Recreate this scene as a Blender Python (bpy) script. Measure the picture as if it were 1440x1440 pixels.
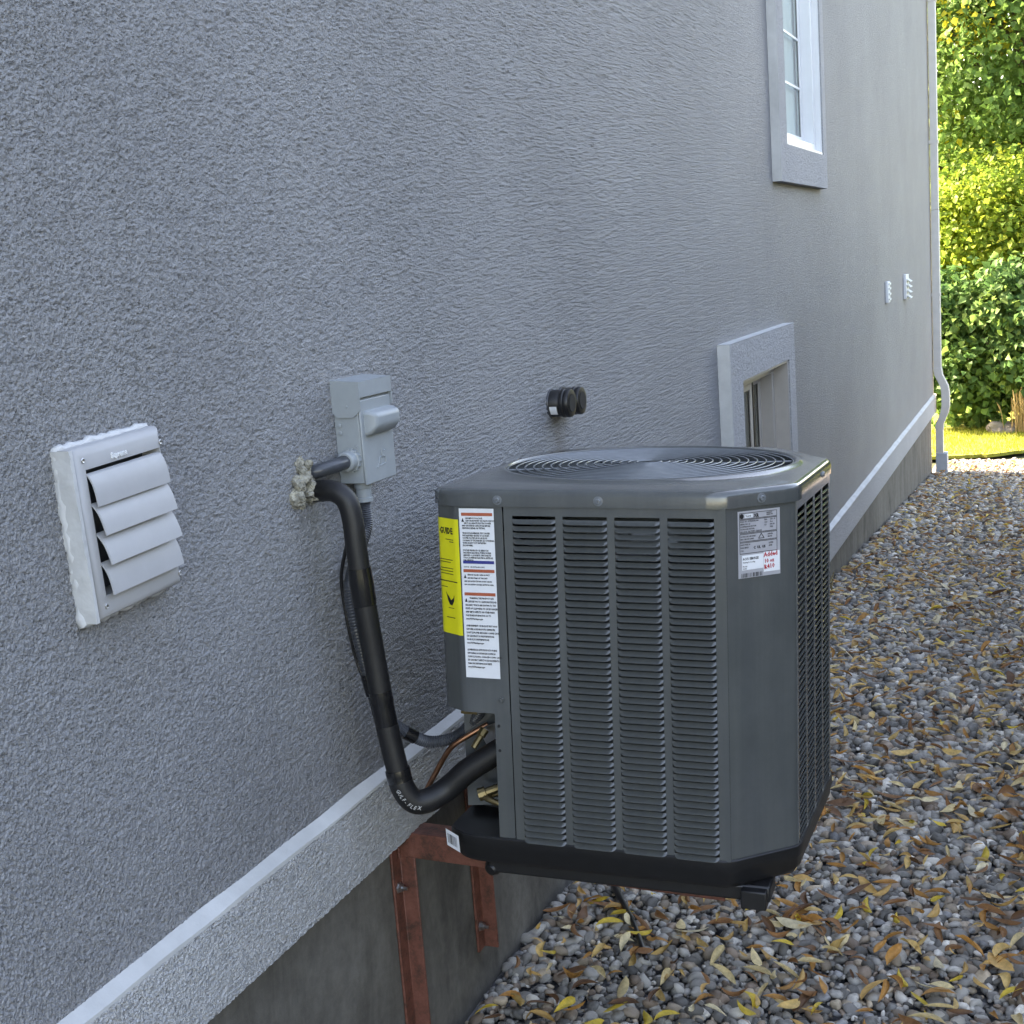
import bpy, bmesh, math, random
import numpy as np
from mathutils import Matrix, Vector, Euler

# ------------------------------------------------------------------ camera, world, sun, exposure
for o in list(bpy.data.objects): bpy.data.objects.remove(o)
S = bpy.context.scene
COL = S.collection
random.seed(7); RNG = np.random.default_rng(7)
R = math.radians

CAM = np.array([1.25, 0.0, 1.669])
CR = np.array([[0.921874087, 0.000915407, -0.387488491],
               [0.380250884, -0.194524231, 0.904195548],
               [-0.074548194, -0.980897286, -0.179674932]])   # image right, image down, forward
cam_d = bpy.data.cameras.new('camera'); cam = bpy.data.objects.new('camera', cam_d); COL.objects.link(cam)
cam_d.sensor_width = 36; cam_d.lens = 1850/1440*36; cam_d.clip_start = .05; cam_d.clip_end = 600
m = Matrix.Identity(4)
for i in range(3):
    m[i][0] = CR[i, 0]; m[i][1] = -CR[i, 1]; m[i][2] = -CR[i, 2]; m[i][3] = CAM[i]
cam.matrix_world = m
S.camera = cam

SUN_EL, SUN_AZ = 34.0, (-0.95, 0.31)          # the sun stands behind the house, beyond its far end
W = bpy.data.worlds.new('World'); S.world = W; W.use_nodes = True
nt = W.node_tree; bg = nt.nodes['Background']
sky = nt.nodes.new('ShaderNodeTexSky'); sky.sky_type = 'NISHITA'; sky.sun_disc = False
sky.sun_elevation = R(SUN_EL); sky.sun_rotation = math.atan2(SUN_AZ[0], SUN_AZ[1])
sky.air_density = 1.0; sky.dust_density = 2.0; sky.ozone_density = 1.0
nt.links.new(sky.outputs[0], bg.inputs[0]); bg.inputs[1].default_value = 0.13
sd = bpy.data.lights.new('sun', 'SUN'); sd.energy = 4.0; sd.angle = R(.53); sd.color = (1, .95, .86)
sun = bpy.data.objects.new('sun', sd); COL.objects.link(sun)
az = Vector((SUN_AZ[0], SUN_AZ[1], 0)).normalized()
sv = az*math.cos(R(SUN_EL)) + Vector((0, 0, math.sin(R(SUN_EL))))
sun.rotation_euler = sv.to_track_quat('Z', 'Y').to_euler(); sun.location = (-6, 8, 14)
vs = S.view_settings
vs.view_transform = 'Standard'; vs.look = 'None'; vs.gamma = 1; vs.use_curve_mapping = False
vs.exposure = 3.35
vs.use_white_balance = True; vs.white_balance_temperature = 8800; vs.white_balance_tint = 17

# ------------------------------------------------------------------ object helpers
ORG = {}
def tag(o, label=None, cat=None, group=None, kind=None):
    if label: o['label'] = label
    if cat: o['category'] = cat
    if group: o['group'] = group
    if kind: o['kind'] = kind
    return o
def thing(name, label, cat, loc=(0, 0, 0), rot=(0, 0, 0), group=None, local=False):
    o = bpy.data.objects.new(name, None); COL.objects.link(o)
    o.empty_display_size = .05; o.location = loc; o.rotation_euler = rot
    ORG[o.name] = (0, 0, 0) if local else tuple(loc)
    return tag(o, label, cat, group)
def org_of(p):
    while p is not None:
        if p.name in ORG: return ORG[p.name]
        p = p.parent
    return (0, 0, 0)

class MB:
    def __init__(s): s.v = []; s.f = []
    def add(s, vs, fs, M=None):
        b = len(s.v)
        for p in vs:
            p = Vector(p)
            if M is not None: p = M @ p
            s.v.append(tuple(p))
        s.f += [tuple(b+i for i in f) for f in fs]
        return s
    def box(s, x0, x1, y0, y1, z0, z1, M=None):
        return s.add([(x0,y0,z0),(x1,y0,z0),(x1,y1,z0),(x0,y1,z0),(x0,y0,z1),(x1,y0,z1),(x1,y1,z1),(x0,y1,z1)],
                     [(0,3,2,1),(4,5,6,7),(0,1,5,4),(1,2,6,5),(2,3,7,6),(3,0,4,7)], M)
    def quad(s, a, b, c, d): return s.add([a,b,c,d], [(0,1,2,3)])
    def prism(s, poly, axis, a, b, M=None):
        n = len(poly)
        def P(u, v, w): return {'x': (w,u,v), 'y': (u,w,v), 'z': (u,v,w)}[axis]
        vs = [P(u,v,a) for u,v in poly]+[P(u,v,b) for u,v in poly]
        fs = [tuple(range(n-1,-1,-1)), tuple(range(n,2*n))]+[(i,(i+1)%n,n+(i+1)%n,n+i) for i in range(n)]
        return s.add(vs, fs, M)
    def tube(s, pts, r, seg=10, closed=False, cap=True, flat=1.0, M=None):
        P = [Vector(p) for p in pts]; n = len(P)
        rr = r if hasattr(r, '__len__') else [r]*n
        T = []
        for i in range(n):
            a = P[(i-1) % n] if (closed or i > 0) else P[i]
            b = P[(i+1) % n] if (closed or i < n-1) else P[i]
            T.append((b-a).normalized())
        up = Vector((0,0,1)) if abs(T[0].z) < .9 else Vector((0,1,0))
        N = (up - T[0]*up.dot(T[0])).normalized(); vs = []
        for i in range(n):
            N = (N - T[i]*N.dot(T[i])).normalized(); B = T[i].cross(N)
            for k in range(seg):
                t = 2*math.pi*k/seg
                vs.append(P[i] + N*(math.cos(t)*rr[i]) + B*(math.sin(t)*rr[i]*flat))
        fs = []
        for i in range(n if closed else n-1):
            j = (i+1) % n
            for k in range(seg):
                k2 = (k+1) % seg
                fs.append((i*seg+k, i*seg+k2, j*seg+k2, j*seg+k))
        if cap and not closed:
            fs += [tuple(range(seg-1,-1,-1)), tuple((n-1)*seg+k for k in range(seg))]
        return s.add(vs, fs, M)
    def lathe(s, prof, c, ax, seg=20, M=None):      # prof: (radius, distance along ax)
        ax = Vector(ax).normalized(); c = Vector(c)
        u = ax.orthogonal().normalized(); w = ax.cross(u); vs = []
        for r, h in prof:
            for k in range(seg):
                t = 2*math.pi*k/seg
                vs.append(c + ax*h + u*(math.cos(t)*r) + w*(math.sin(t)*r))
        n = len(prof); fs = []
        for i in range(n-1):
            for k in range(seg):
                k2 = (k+1) % seg; fs.append((i*seg+k, i*seg+k2, (i+1)*seg+k2, (i+1)*seg+k))
        fs += [tuple(range(seg-1,-1,-1)), tuple((n-1)*seg+k for k in range(seg))]
        return s.add(vs, fs, M)
    def loft(s, loops, closed=True, cap0=False, cap1=False):
        n = len(loops[0]); vs = [p for l in loops for p in l]; fs = []
        for i in range(len(loops)-1):
            for k in range(n if closed else n-1):
                k2 = (k+1) % n; fs.append((i*n+k, i*n+k2, (i+1)*n+k2, (i+1)*n+k))
        if cap0: fs.append(tuple(range(n-1,-1,-1)))
        if cap1: fs.append(tuple((len(loops)-1)*n+k for k in range(n)))
        return s.add(vs, fs)
    def mesh(s, name, org=(0,0,0), smooth=None):
        me = bpy.data.meshes.new(name)
        me.from_pydata([(x-org[0], y-org[1], z-org[2]) for x,y,z in s.v], [], s.f)
        if smooth is not None:
            me.polygons.foreach_set('use_smooth', [True]*len(me.polygons))
            me.set_sharp_from_angle(angle=R(smooth))
        me.update(); return me
    def build(s, name, mat, parent=None, smooth=None, bevel=0, seg=2, org=None):
        o = bpy.data.objects.new(name, s.mesh(name, org or org_of(parent), smooth)); COL.objects.link(o)
        if mat: o.data.materials.append(mat)
        if parent: o.parent = parent
        if bevel:
            b = o.modifiers.new('bevel', 'BEVEL'); b.width = bevel; b.segments = seg; b.limit_method = 'ANGLE'
            b.angle_limit = R(40); b.harden_normals = False
            if smooth is None:
                o.data.polygons.foreach_set('use_smooth', [True]*len(o.data.polygons)); o.data.set_sharp_from_angle(angle=R(50))
        return o

def smooth_path(pts, n=8):
    P = [Vector(p) for p in pts]; out = []
    for i in range(len(P)-1):
        p0 = P[max(i-1,0)]; p1 = P[i]; p2 = P[i+1]; p3 = P[min(i+2,len(P)-1)]
        for k in range(n):
            t = k/n
            out.append(.5*((2*p1)+(p2-p0)*t+(2*p0-5*p1+4*p2-p3)*t*t+(3*p1-p0-3*p2+p3)*t**3))
    out.append(P[-1]); return out
def text(parent, body, size, M, mat, name='printed_text', spacing=1.0, align='LEFT', extrude=0.0, bold=0.0, xs=1.0):
    cu = bpy.data.curves.new('t', 'FONT'); cu.body = body; cu.size = size; cu.space_line = spacing
    cu.align_x = align; cu.resolution_u = 1; cu.extrude = extrude; cu.offset = bold
    ob = bpy.data.objects.new('t', cu); COL.objects.link(ob)
    bpy.context.view_layer.update()
    me = bpy.data.meshes.new_from_object(ob.evaluated_get(bpy.context.evaluated_depsgraph_get()))
    bpy.data.objects.remove(ob); bpy.data.curves.remove(cu)
    me.transform(Matrix.Scale(xs, 4, (1,0,0))); me.transform(M); me.name = name
    me.transform(Matrix.Translation(-Vector(org_of(parent))))
    me.materials.clear(); me.materials.append(mat)
    o = bpy.data.objects.new(name, me); COL.objects.link(o); o.parent = parent
    return o
def frame_m(o, ex, ey):
    ex = Vector(ex).normalized(); ey = Vector(ey).normalized(); ez = ex.cross(ey).normalized()
    M = Matrix.Identity(4)
    for i in range(3): M[i][0], M[i][1], M[i][2], M[i][3] = ex[i], ey[i], ez[i], o[i]
    return M

# ------------------------------------------------------------------ materials
def mat_new(name):
    ma = bpy.data.materials.new(name); ma.use_nodes = True
    return ma, ma.node_tree, ma.node_tree.nodes['Principled BSDF']
def N(t, kind, **kw):
    n = t.nodes.new(kind)
    for k, v in kw.items():
        if k in n.inputs: n.inputs[k].default_value = v
        else: setattr(n, k, v)
    return n
def ramp(t, src, stops):
    r = t.nodes.new('ShaderNodeValToRGB'); e = r.color_ramp.elements
    while len(e) < len(stops): e.new(.5)
    for i, (p, c) in enumerate(stops):
        e[i].position = p; e[i].color = (*c, 1) if len(c) == 3 else c
    t.links.new(src, r.inputs[0]); return r.outputs[0]
def coord(t, scale=(1,1,1)):
    tc = t.nodes.new('ShaderNodeTexCoord'); mp = t.nodes.new('ShaderNodeMapping')
    mp.inputs['Scale'].default_value = scale; t.links.new(tc.outputs['Object'], mp.inputs[0]); return mp.outputs[0]
def noise(t, co, scale, detail=3, rough=.55, dist=0):
    n = N(t, 'ShaderNodeTexNoise', Scale=scale, Detail=detail, Roughness=rough, Distortion=dist)
    if co is not None: t.links.new(co, n.inputs['Vector'])
    return n.outputs['Fac']
def bump(t, b, h, strength, dist, prev=None):
    n = N(t, 'ShaderNodeBump', Strength=strength, Distance=dist); t.links.new(h, n.inputs['Height'])
    if prev is not None: t.links.new(prev, n.inputs['Normal'])
    t.links.new(n.outputs[0], b.inputs['Normal']); return n.outputs[0]
def simple(name, col, rough=.5, var=.12, scale=20, metal=0, spec=.5, bmp=0, bscale=200, coat=0):
    ma, t, b = mat_new(name); co = coord(t)
    f = noise(t, co, scale, 4, .6)
    lo = tuple(c*(1-var) for c in col); hi = tuple(min(1, c*(1+var)) for c in col)
    t.links.new(ramp(t, f, [(.3, lo), (.7, hi)]), b.inputs['Base Color'])
    b.inputs['Roughness'].default_value = rough; b.inputs['Metallic'].default_value = metal
    b.inputs['Specular IOR Level'].default_value = spec; b.inputs['Coat Weight'].default_value = coat
    if bmp: bump(t, b, noise(t, co, bscale, 2), .6, bmp)
    return ma
def stucco(name, c0, c1, dist=.0045, rough=.75, scale=1.0, fd=2.6):
    ma, t, b = mat_new(name); co = coord(t)
    big = noise(t, co, 1.3, 4, .6); fine = noise(t, co, 95*scale, 3, .6, .9); mid = noise(t, co, 38*scale, 2, .5, .4)
    c = ramp(t, big, [(.3, c0), (.7, c1)])
    mx = N(t, 'ShaderNodeMix', data_type='RGBA', blend_type='MULTIPLY'); mx.inputs[0].default_value = 1
    t.links.new(c, mx.inputs[6]); t.links.new(ramp(t, noise(t, co, 170, 2), [(.3, (.82,.82,.84)), (.7, (1,1,1))]), mx.inputs[7])
    t.links.new(mx.outputs[2], b.inputs['Base Color']); b.inputs['Roughness'].default_value = rough
    b.inputs['Specular IOR Level'].default_value = .4
    n1 = bump(t, b, mid, 1.0, dist*1.6); bump(t, b, fine, 1.0, dist*fd, n1)
    return ma
def tinted(name, rough=.6, var=.25, scale=60, trans=0, spec=.4, bmp=0):
    ma, t, b = mat_new(name); co = coord(t)
    a = N(t, 'ShaderNodeAttribute', attribute_name='tint')
    mx = N(t, 'ShaderNodeMix', data_type='RGBA', blend_type='MULTIPLY'); mx.inputs[0].default_value = 1
    t.links.new(a.outputs['Color'], mx.inputs[6])
    t.links.new(ramp(t, noise(t, co, scale, 4, .65), [(.3, (1-var,)*3), (.7, (1+var*.6,)*3)]), mx.inputs[7])
    t.links.new(mx.outputs[2], b.inputs['Base Color']); b.inputs['Roughness'].default_value = rough
    b.inputs['Specular IOR Level'].default_value = spec
    if bmp: bump(t, b, noise(t, co, scale*3, 3), .5, bmp)
    if trans:
        tr = N(t, 'ShaderNodeBsdfTranslucent'); ms = N(t, 'ShaderNodeMixShader'); ms.inputs[0].default_value = trans
        out = t.nodes['Material Output']
        t.links.new(mx.outputs[2], tr.inputs['Color'])
        t.links.new(b.outputs[0], ms.inputs[1]); t.links.new(tr.outputs[0], ms.inputs[2]); t.links.new(ms.outputs[0], out.inputs[0])
    return ma

def stucco_wall_mat(name, c0, c1, stains):
    ma, t, b = mat_new(name); co = coord(t); L = t.links
    sep = N(t, 'ShaderNodeSeparateXYZ'); L.new(co, sep.inputs[0])
    def mth(op, a, bb=None, clamp=False):
        n = N(t, 'ShaderNodeMath', operation=op, use_clamp=clamp)
        for i, x in enumerate((a, bb)):
            if x is None: continue
            if isinstance(x, (int, float)): n.inputs[i].default_value = x
            else: L.new(x, n.inputs[i])
        return n.outputs[0]
    big = noise(t, co, 1.1, 5, .65)
    col = ramp(t, big, [(.3, c0), (.7, c1)])
    sm = noise(t, coord(t, (1, 26, 2.2)), 1.0, 4, .6)            # vertical run marks
    for (yc, w, zt, zb, k, tint) in stains:
        dy = mth('DIVIDE', mth('SUBTRACT', sep.outputs[1], yc), w); g = mth('POWER', 2.718, mth('MULTIPLY', mth('MULTIPLY', dy, dy), -1.0))
        up = mth('DIVIDE', mth('SUBTRACT', sep.outputs[2], zb), zt-zb, True)
        top = mth('LESS_THAN', sep.outputs[2], zt)
        f = mth('MULTIPLY', mth('MULTIPLY', mth('MULTIPLY', g, mth('MULTIPLY', up, top)), mth('ADD', mth('MULTIPLY', sm, 1.6), -.25, True)), k, True)
        mx = N(t, 'ShaderNodeMix', data_type='RGBA', blend_type='MULTIPLY'); L.new(f, mx.inputs[0]); L.new(col, mx.inputs[6]); mx.inputs[7].default_value = (*tint, 1); col = mx.outputs[2]
    L.new(col, b.inputs['Base Color'])
    b.inputs['Roughness'].default_value = .58; b.inputs['Specular IOR Level'].default_value = .5
    fade = mth('DIVIDE', mth('SUBTRACT', sep.outputs[1], 4.2), 2.4, True)
    nb = N(t, 'ShaderNodeBump', Distance=.0115); L.new(mth('MULTIPLY', fade, .9), nb.inputs['Strength']); L.new(noise(t, co, 105, 3, .6, .5), nb.inputs['Height'])
    bump(t, b, noise(t, co, 250, 2, .55, .4), 1.0, .0062, nb.outputs[0]); return ma
def stucco_plain(name, c0, c1): return stucco_wall_mat(name, c0, c1, [])
M_stucco = stucco_wall_mat('grey_stucco_coat', (.232,.238,.253), (.292,.298,.313),
    [(3.27,.055,1.285,.93,1.0,(.50,.43,.36)), (2.0,.05,1.27,.98,.9,(.62,.60,.52)), (1.50,.10,1.245,1.02,.8,(.72,.68,.62)), (11.7,.12,1.19,.7,.6,(.7,.68,.64)), (10.42,.08,1.2,.8,.5,(.75,.72,.68)), (4.6,.4,3.2,.9,.25,(.8,.8,.8))])
M_stucco_flat = M_stucco
M_trim_c = stucco_plain('pale_trim_coat', (.42,.428,.44), (.48,.488,.50))
M_trim = stucco('pale_trim_stucco', (.44,.445,.46), (.50,.505,.52), .006)
M_bevel = simple('smooth_trim_coat', (.52,.53,.53), .7, .13, 9, bmp=.0008, bscale=150)
M_white = simple('white_vinyl', (.72,.74,.76), .35, .03, 8)
M_ventplastic = simple('pale_grey_plastic', (.38,.385,.40), .45, .04, 25)
M_caulk = simple('old_caulk', (.50,.51,.52), .6, .10, 14, bmp=.003, bscale=60)
M_boxgrey = simple('grey_enamel', (.29,.32,.34), .4, .06, 30)
M_black = simple('black_foam', (.007,.007,.008), .5, .3, 60, bmp=.0006, bscale=400)
M_tape = simple('black_tape', (.008,.008,.009), .22, .2, 60)
M_blackplastic = simple('black_plastic', (.010,.010,.011), .4, .2, 60)
M_conduit = simple('dark_grey_conduit', (.05,.055,.065), .3, .2, 40)
M_copper = simple('copper', (.40,.20,.12), .35, .25, 60, metal=1)
M_brass = simple('brass', (.22,.17,.09), .5, .2, 60, metal=1)
M_steel = simple('zinc_steel', (.55,.55,.55), .35, .15, 60, metal=1)
M_dark = simple('dark_interior', (.006,.006,.007), .7, .3, 40)
M_coil = simple('dark_coil', (.018,.02,.022), .5, .3, 60)
M_paper = simple('label_paper', (.72,.74,.78), .3, .03, 40)
M_silver = simple('silver_label', (.36,.36,.39), .3, .05, 60)
M_yellow = simple('yellow_label', (.78,.72,.03), .35, .05, 40)
M_ink = simple('black_ink', (.012,.012,.014), .5, .1, 50)
M_redink = simple('red_marker', (.45,.02,.03), .5, .1, 50)
M_orange = simple('orange_band', (.42,.10,.05), .4, .1, 50)
M_blue = simple('blue_band', (.03,.04,.22), .4, .1, 50)
M_whiteink = simple('white_ink', (.55,.55,.55), .5, .1, 50)
M_downspout = simple('cream_aluminium', (.60,.59,.56), .4, .06, 10)
M_boot = simple('grey_blue_pvc', (.42,.47,.52), .45, .06, 12)
M_bark = simple('bark', (.09,.07,.05), .9, .4, 12, bmp=.02, bscale=25)
M_boulder = simple('boulder_stone', (.22,.21,.2), .85, .35, 6, bmp=.02, bscale=20)
M_shingle = simple('dark_shingle', (.05,.05,.055), .9, .3, 20)
M_foam = simple('foam_mortar', (.27,.255,.21), .9, .7, 60, bmp=.012, bscale=110)
M_blind = simple('pale_blind', (.80,.82,.83), .6, .05, 3)
M_taupe = simple('taupe_vinyl', (.40,.37,.34), .45, .06, 12)
M_brownslat = simple('brown_wood_slat', (.16,.10,.07), .6, .3, 30)
M_reed = tinted('dry_grass', .7, .2, 20, .3)
M_stone = tinted('river_stone', .55, .35, 90, bmp=.0012)
M_leaf = tinted('dry_leaf', .6, .3, 70, .25)
M_tree = tinted('green_leaf', .6, .2, 10, .45, spec=.25)
M_lawnblade = tinted('lawn_blade', .6, .1, 10, .4)

def mat_enamel():          # dark grey metal paint of the condenser, slight orange peel and dust
    ma, t, b = mat_new('charcoal_enamel'); co = coord(t)
    t.links.new(ramp(t, noise(t, co, 9, 5, .65), [(.3, (.070,.077,.079)), (.7, (.087,.094,.096))]), b.inputs['Base Color'])
    t.links.new(ramp(t, noise(t, co, 14, 4, .6), [(.3, (.14,)*3), (.75, (.24,)*3)]), b.inputs['Roughness'])
    b.inputs['Specular IOR Level'].default_value = .55; b.inputs['Coat Weight'].default_value = .5; b.inputs['Coat Roughness'].default_value = .10
    dm = N(t, 'ShaderNodeMix', data_type='RGBA'); t.links.new(ramp(t, noise(t, co, 55, 6, .75), [(.55, (0,0,0)), (.78, (.05,)*3)]), dm.inputs[0])
    t.links.new(b.inputs['Base Color'].links[0].from_socket, dm.inputs[6]); dm.inputs[7].default_value = (.16,.155,.14,1); wm = N(t, 'ShaderNodeMix', data_type='RGBA', blend_type='MULTIPLY'); wm.inputs[0].default_value = 1; t.links.new(dm.outputs[2], wm.inputs[6])
    t.links.new(ramp(t, noise(t, coord(t, (30,30,1.2)), 1.0, 4, .65), [(.35, (.90,.90,.91)), (.62, (1.06,1.05,1.02))]), wm.inputs[7]); t.links.new(wm.outputs[2], b.inputs['Base Color'])
    bump(t, b, noise(t, co, 260, 2), .25, .0006); return ma
M_enamel = mat_enamel()
M_wire = simple('grille_wire_enamel', (.15,.165,.18), .2, .1, 40, spec=.8)
def mat_concrete():
    ma, t, b = mat_new('stained_concrete')
    st = noise(t, coord(t, (1, 2.4, .8)), 2.3, 7, .68, .5); co = coord(t); sp = noise(t, co, 28, 4, .7)
    c = ramp(t, st, [(.30, (.055,.051,.044)), (.48, (.115,.108,.096)), (.7, (.18,.172,.155))])
    mx = N(t, 'ShaderNodeMix', data_type='RGBA', blend_type='MULTIPLY'); mx.inputs[0].default_value = 1
    t.links.new(c, mx.inputs[6]); t.links.new(ramp(t, sp, [(.3, (.75,)*3), (.7, (1.1,)*3)]), mx.inputs[7])
    t.links.new(mx.outputs[2], b.inputs['Base Color']); b.inputs['Roughness'].default_value = .85
    bump(t, b, sp, .6, .004); return ma
M_concrete = mat_concrete()
def mat_rust():
    ma, t, b = mat_new('red_oxide_steel'); co = coord(t)
    c = ramp(t, noise(t, co, 30, 6, .75), [(.34, (.05,.024,.017)), (.52, (.15,.052,.036)), (.75, (.21,.085,.062))])
    t.links.new(c, b.inputs['Base Color']); b.inputs['Roughness'].default_value = .6
    bump(t, b, noise(t, co, 160, 4, .7), .6, .0015); return ma
M_rust = mat_rust()
def mat_gravelbed():
    ma, t, b = mat_new('gravel_bed'); co = coord(t)
    v = N(t, 'ShaderNodeTexVoronoi', Scale=34); t.links.new(co, v.inputs['Vector'])
    c = ramp(t, v.outputs['Color'], [(.2, (.05,.05,.055)), (.55, (.14,.14,.15)), (.9, (.26,.25,.24))])
    t.links.new(c, b.inputs['Base Color']); b.inputs['Roughness'].default_value = .85
    bump(t, b, v.outputs['Distance'], -1, .02); return ma
M_bed = mat_gravelbed()
def mat_soil(name, stops, sc):
    ma, t, b = mat_new(name); co = coord(t)
    t.links.new(ramp(t, noise(t, co, sc, 6, .65), stops), b.inputs['Base Color']); b.inputs['Roughness'].default_value = .9
    bump(t, b, noise(t, co, sc*12, 3), .7, .03); return ma
M_soil = mat_soil('grass_and_soil', [(.3, (.035,.034,.018)), (.5, (.04,.055,.018)), (.7, (.055,.075,.022))], 2.5)
M_lawn = mat_soil('lawn_turf', [(.3, (.20,.22,.03)), (.7, (.30,.32,.045))], 6)
def mat_glass():            # thin pane: clear straight through, mirror-like at a slant
    ma = bpy.data.materials.new('window_glass'); ma.use_nodes = True; t = ma.node_tree; t.nodes.remove(t.nodes['Principled BSDF'])
    tr = N(t, 'ShaderNodeBsdfTransparent', Color=(.86,.90,.89,1)); gl = N(t, 'ShaderNodeBsdfGlossy', Roughness=.02); fr = N(t, 'ShaderNodeFresnel', IOR=1.5); ms = N(t, 'ShaderNodeMixShader')
    ge = N(t, 'ShaderNodeNewGeometry'); inv = N(t, 'ShaderNodeMath', operation='SUBTRACT'); inv.inputs[0].default_value = 1; t.links.new(ge.outputs['Backfacing'], inv.inputs[1])
    mu = N(t, 'ShaderNodeMath', operation='MULTIPLY'); t.links.new(fr.outputs[0], mu.inputs[0]); t.links.new(inv.outputs[0], mu.inputs[1]); t.links.new(mu.outputs[0], ms.inputs[0]); t.links.new(tr.outputs[0], ms.inputs[1]); t.links.new(gl.outputs[0], ms.inputs[2]); t.links.new(ms.outputs[0], t.nodes['Material Output'].inputs[0]); return ma
M_glass = mat_glass()
def mat_brick():
    ma, t, b = mat_new('red_brick')
    tc = t.nodes.new('ShaderNodeTexCoord'); mp = t.nodes.new('ShaderNodeMapping'); mp.inputs['Rotation'].default_value = (R(90), 0, R(90))
    t.links.new(tc.outputs['Object'], mp.inputs[0])
    br = N(t, 'ShaderNodeTexBrick', Scale=1.0); t.links.new(mp.outputs[0], br.inputs['Vector'])
    br.inputs['Color1'].default_value = (.24,.115,.075,1); br.inputs['Color2'].default_value = (.17,.085,.06,1)
    br.inputs['Mortar'].default_value = (.33,.31,.28,1); br.inputs['Mortar Size'].default_value = .006
    br.inputs['Brick Width'].default_value = .21; br.inputs['Row Height'].default_value = .072
    t.links.new(br.outputs['Color'], b.inputs['Base Color']); b.inputs['Roughness'].default_value = .85
    bump(t, b, br.outputs['Fac'], -.6, .006); return ma
M_brick = mat_brick()

# ------------------------------------------------------------------ ground
GP = [(-80,0),(2.4,0),(3.1,.006),(5.0,-.085),(7.4,-.245),(14.2,-.72),(15.3,-.745),(400,-.75)]
def gz(y): return np.interp(y, [p[0] for p in GP], [p[1] for p in GP])
def sheet(name, mat, xs, ys, dz, amp=0.0, kind='structure', label=None, parent=None):
    mb = MB()
    for y in ys:
        for x in xs: mb.v.append((x, y, float(gz(y))+dz+(amp*math.sin(7*x+3*y)*math.sin(5*y-2*x))))
    n = len(xs)
    for j in range(len(ys)-1):
        for i in range(n-1): mb.f.append((j*n+i, j*n+i+1, (j+1)*n+i+1, (j+1)*n+i))
    o = mb.build(name, mat, parent, smooth=60); o['kind'] = kind
    if label: o['label'] = label
    return o
ys = [-80,-20,-5,0,2.4,3.1,4,5,6,7.4,9,11,13,14.2,15.3,18,25,40,80,150,400]
sheet('ground', M_soil, [-200,-60,-20,-8,0,4,10,30,80,200], ys, -.045)
gravel = sheet('gravel_path', M_bed, list(np.linspace(-.06, 3.0, 14)), list(np.linspace(-4, 15.15, 70)), -.02, .004,
               label='bed of grey river stones strewn with dry leaves beside the house')
mb = MB()
LX = [(-9, 15.2), (-.2, 15.2), (.45, 15.3), (.85, 15.6), (1.3, 16.2), (2.0, 16.4), (7, 16.5)]
_xs = np.arange(-9, 7, .07); LX = [(float(x), float(np.interp(x, [p[0] for p in LX], [p[1] for p in LX]))+random.gauss(0,.022)) for x in _xs]
for x, y in LX: mb.v += [(x, y, -.752), (x, y, -.715), (x, 17.6, -.70), (x, 24, -.68)]
for i in range(len(LX)-1):
    for k in range(3): mb.f.append((i*4+k, i*4+4+k, i*4+5+k, i*4+k+1))
lawn = mb.build('lawn', M_lawn); tag(lawn, 'strip of bright sunlit lawn past the end of the gravel', kind='structure')

def ico(sub):
    bm = bmesh.new(); bmesh.ops.create_icosphere(bm, subdivisions=sub, radius=1)
    v = np.array([x.co[:] for x in bm.verts]); f = np.array([[q.index for q in p.verts] for p in bm.faces]); bm.free(); return v, f
def rand_rot(n, flat=.35):
    yaw = RNG.uniform(0, 2*np.pi, n); tx = RNG.normal(0, flat, n); ty = RNG.normal(0, flat, n)
    cy, sy = np.cos(yaw), np.sin(yaw); cx, sx = np.cos(tx), np.sin(tx); c2, s2 = np.cos(ty), np.sin(ty)
    o = np.zeros(n); l = np.ones(n)
    Rz = np.array([[cy,-sy,o],[sy,cy,o],[o,o,l]]); Rx = np.array([[l,o,o],[o,cx,-sx],[o,sx,cx]]); Ry = np.array([[c2,o,s2],[o,l,o],[-s2,o,c2]])
    return np.einsum('ijn,jkn,kln->nil', Rz, Rx, Ry)
def mesh_np(name, V, F, tint=None, smooth=True):
    me = bpy.data.meshes.new(name); V = np.ascontiguousarray(V, np.float32); F = np.ascontiguousarray(F, np.int32)
    k = F.shape[1]; me.vertices.add(len(V)); me.vertices.foreach_set('co', V.ravel())
    me.loops.add(F.size); me.loops.foreach_set('vertex_index', F.ravel()); me.polygons.add(len(F))
    me.polygons.foreach_set('loop_start', np.arange(0, F.size, k, dtype=np.int32))
    if tint is not None:
        a = me.color_attributes.new('tint', 'FLOAT_COLOR', 'POINT')
        a.data.foreach_set('color', np.concatenate([tint, np.ones((len(tint),1))], 1).astype(np.float32).ravel())
    if smooth: me.polygons.foreach_set('use_smooth', np.ones(len(F), bool))
    me.update(calc_edges=True); me.validate(); return me
STONE_COL = np.array([(.17,.168,.165),(.235,.23,.225),(.31,.305,.295),(.11,.108,.105),(.38,.37,.355),(.27,.225,.185),(.33,.275,.215),(.20,.155,.125),(.50,.485,.46),(.19,.195,.21)])
STONE_P = np.array([.15,.18,.15,.13,.10,.09,.07,.07,.05,.04]); STONE_P /= STONE_P.sum()
def stone_tint(n):
    return STONE_COL[RNG.choice(len(STONE_COL), n, p=STONE_P)]*RNG.uniform(.6,1.5,(n,1))*np.array([1.27,1.22,1.13])
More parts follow.
